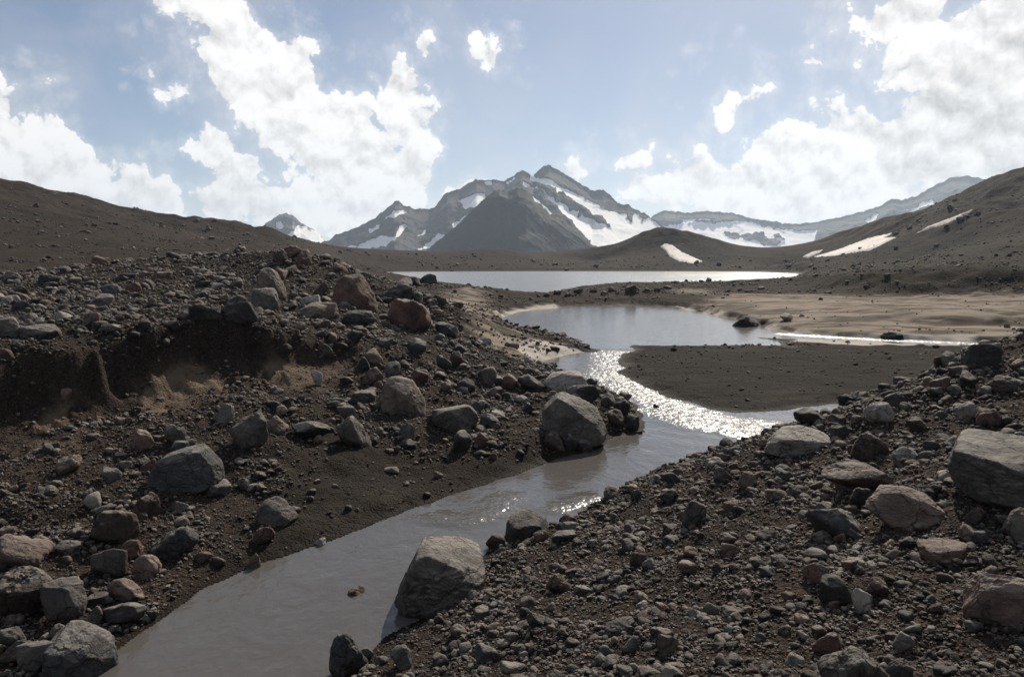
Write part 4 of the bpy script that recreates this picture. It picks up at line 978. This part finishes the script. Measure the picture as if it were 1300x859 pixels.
# loose rubble: points carrying size, turn, kind and tint; geometry nodes put a stone on each
LIB = bpy.data.collections.new('stone_shapes')
for i in range(14):
    st = ['round', 'angular', 'rough', 'angular', 'block', 'slab', 'wedge'][i % 7]
    p, f = rock_shape(500 + i, 3, st)
    me = raw_mesh('stone_shape', p * np.array([1, g_.uniform(0.7, 1), g_.uniform(0.5, 0.85)]), f); me.materials.append(M_SCATTER)
    LIB.objects.link(bpy.data.objects.new('stone_shape_%02d' % i, me))
def rubble(name, x, y, s, g, label):
    z = sample(GZ, x, y)
    n = len(x)
    me = bpy.data.meshes.new(name)
    me.vertices.add(n); me.vertices.foreach_set('co', np.stack([x, y, z + s * 0.16], -1).astype(np.float32).ravel())
    at = me.attributes.new('size', 'FLOAT', 'POINT'); at.data.foreach_set('value', s.astype(np.float32))
    at = me.attributes.new('turn', 'FLOAT_VECTOR', 'POINT'); at.data.foreach_set('vector', np.stack([g.uniform(-.5, .5, n), g.uniform(-.5, .5, n), g.uniform(0, 6.28, n)], -1).astype(np.float32).ravel())
    at = me.attributes.new('shape', 'INT', 'POINT'); at.data.foreach_set('value', g.integers(0, 14, n).astype(np.int32))
    keys = list('gggddtrrnnnkkpn'); tab = np.array([TONE[k] for k in keys])
    c = tab[g.integers(0, len(keys), n)] * g.uniform(0.45, 1.0, n)[:, None]
    at = me.attributes.new('tint', 'FLOAT_COLOR', 'POINT'); at.data.foreach_set('color', np.concatenate([c, np.ones((n, 1))], 1).astype(np.float32).ravel())
    o = link(name, me, kind='stuff', label=label, cat='rubble')
    ng = bpy.data.node_groups.new(name, 'GeometryNodeTree')
    ng.interface.new_socket('Geometry', in_out='INPUT', socket_type='NodeSocketGeometry'); ng.interface.new_socket('Geometry', in_out='OUTPUT', socket_type='NodeSocketGeometry')
    gi = ng.nodes.new('NodeGroupInput'); go = ng.nodes.new('NodeGroupOutput')
    ip = ng.nodes.new('GeometryNodeInstanceOnPoints'); ci = ng.nodes.new('GeometryNodeCollectionInfo')
    ci.inputs['Collection'].default_value = LIB; ci.inputs['Separate Children'].default_value = True; ci.inputs['Reset Children'].default_value = True
    def named(nm, typ):
        q = ng.nodes.new('GeometryNodeInputNamedAttribute'); q.data_type = typ; q.inputs['Name'].default_value = nm; return q.outputs['Attribute']
    ng.links.new(gi.outputs[0], ip.inputs['Points']); ng.links.new(ci.outputs[0], ip.inputs['Instance'])
    ip.inputs['Pick Instance'].default_value = True
    ng.links.new(named('shape', 'INT'), ip.inputs['Instance Index'])
    e2r = ng.nodes.new('FunctionNodeEulerToRotation'); ng.links.new(named('turn', 'FLOAT_VECTOR'), e2r.inputs[0]); ng.links.new(e2r.outputs[0], ip.inputs['Rotation'])
    ng.links.new(named('size', 'FLOAT'), ip.inputs['Scale'])
    ng.links.new(ip.outputs[0], go.inputs[0])
    md = o.modifiers.new('stones', 'NODES'); md.node_group = ng
    return o
keepm = np.ones(len(x_), bool); keepm[vis] = False
cap = 0.0135 * r_a
rubble('rubble', x_[keepm], y_[keepm], np.minimum(size_m, cap)[keepm], g_, 'loose mixed rubble covering the banks, terrace and mound')
xp, yp, rp, ap, gp = scatter(380000, 6, 0.0013, 0.0045, 1.4, 0.05, 0.5, r_rng=(3.2, 60))
rubble('pebbles', xp, yp, ap * rp, gp, 'small pebbles and grit between the larger stones')

# ------------------------------------------------------------------ haze
def haze_box():
    x0, x1, y0, y1, z0, z1 = -6200, 6200, -60, 6000, -14, 430
    co = [(x, y, z) for x in (x0, x1) for y in (y0, y1) for z in (z0, z1)]
    fc = [(0, 1, 3, 2), (4, 6, 7, 5), (0, 4, 5, 1), (2, 3, 7, 6), (0, 2, 6, 4), (1, 5, 7, 3)]
    me = bpy.data.meshes.new('haze'); me.from_pydata(co, [], fc); me.update()
    m = bpy.data.materials.new('mountain_air'); m.use_nodes = True; nt = m.node_tree; nt.nodes.clear()
    out = nt.nodes.new('ShaderNodeOutputMaterial'); pv = nt.nodes.new('ShaderNodeVolumePrincipled')
    pv.inputs['Color'].default_value = (0.68, 0.82, 1.0, 1); pv.inputs['Density'].default_value = 0.00011; pv.inputs['Anisotropy'].default_value = 0.3
    nt.links.new(pv.outputs[0], out.inputs['Volume'])
    me.materials.append(m)
    link('haze', me, kind='stuff', label='thin pale mountain air haze over the whole valley', cat='haze')
haze_box()
print('stones', len(placed), 'rubble', int(keepm.sum()), 'pebbles', len(xp))
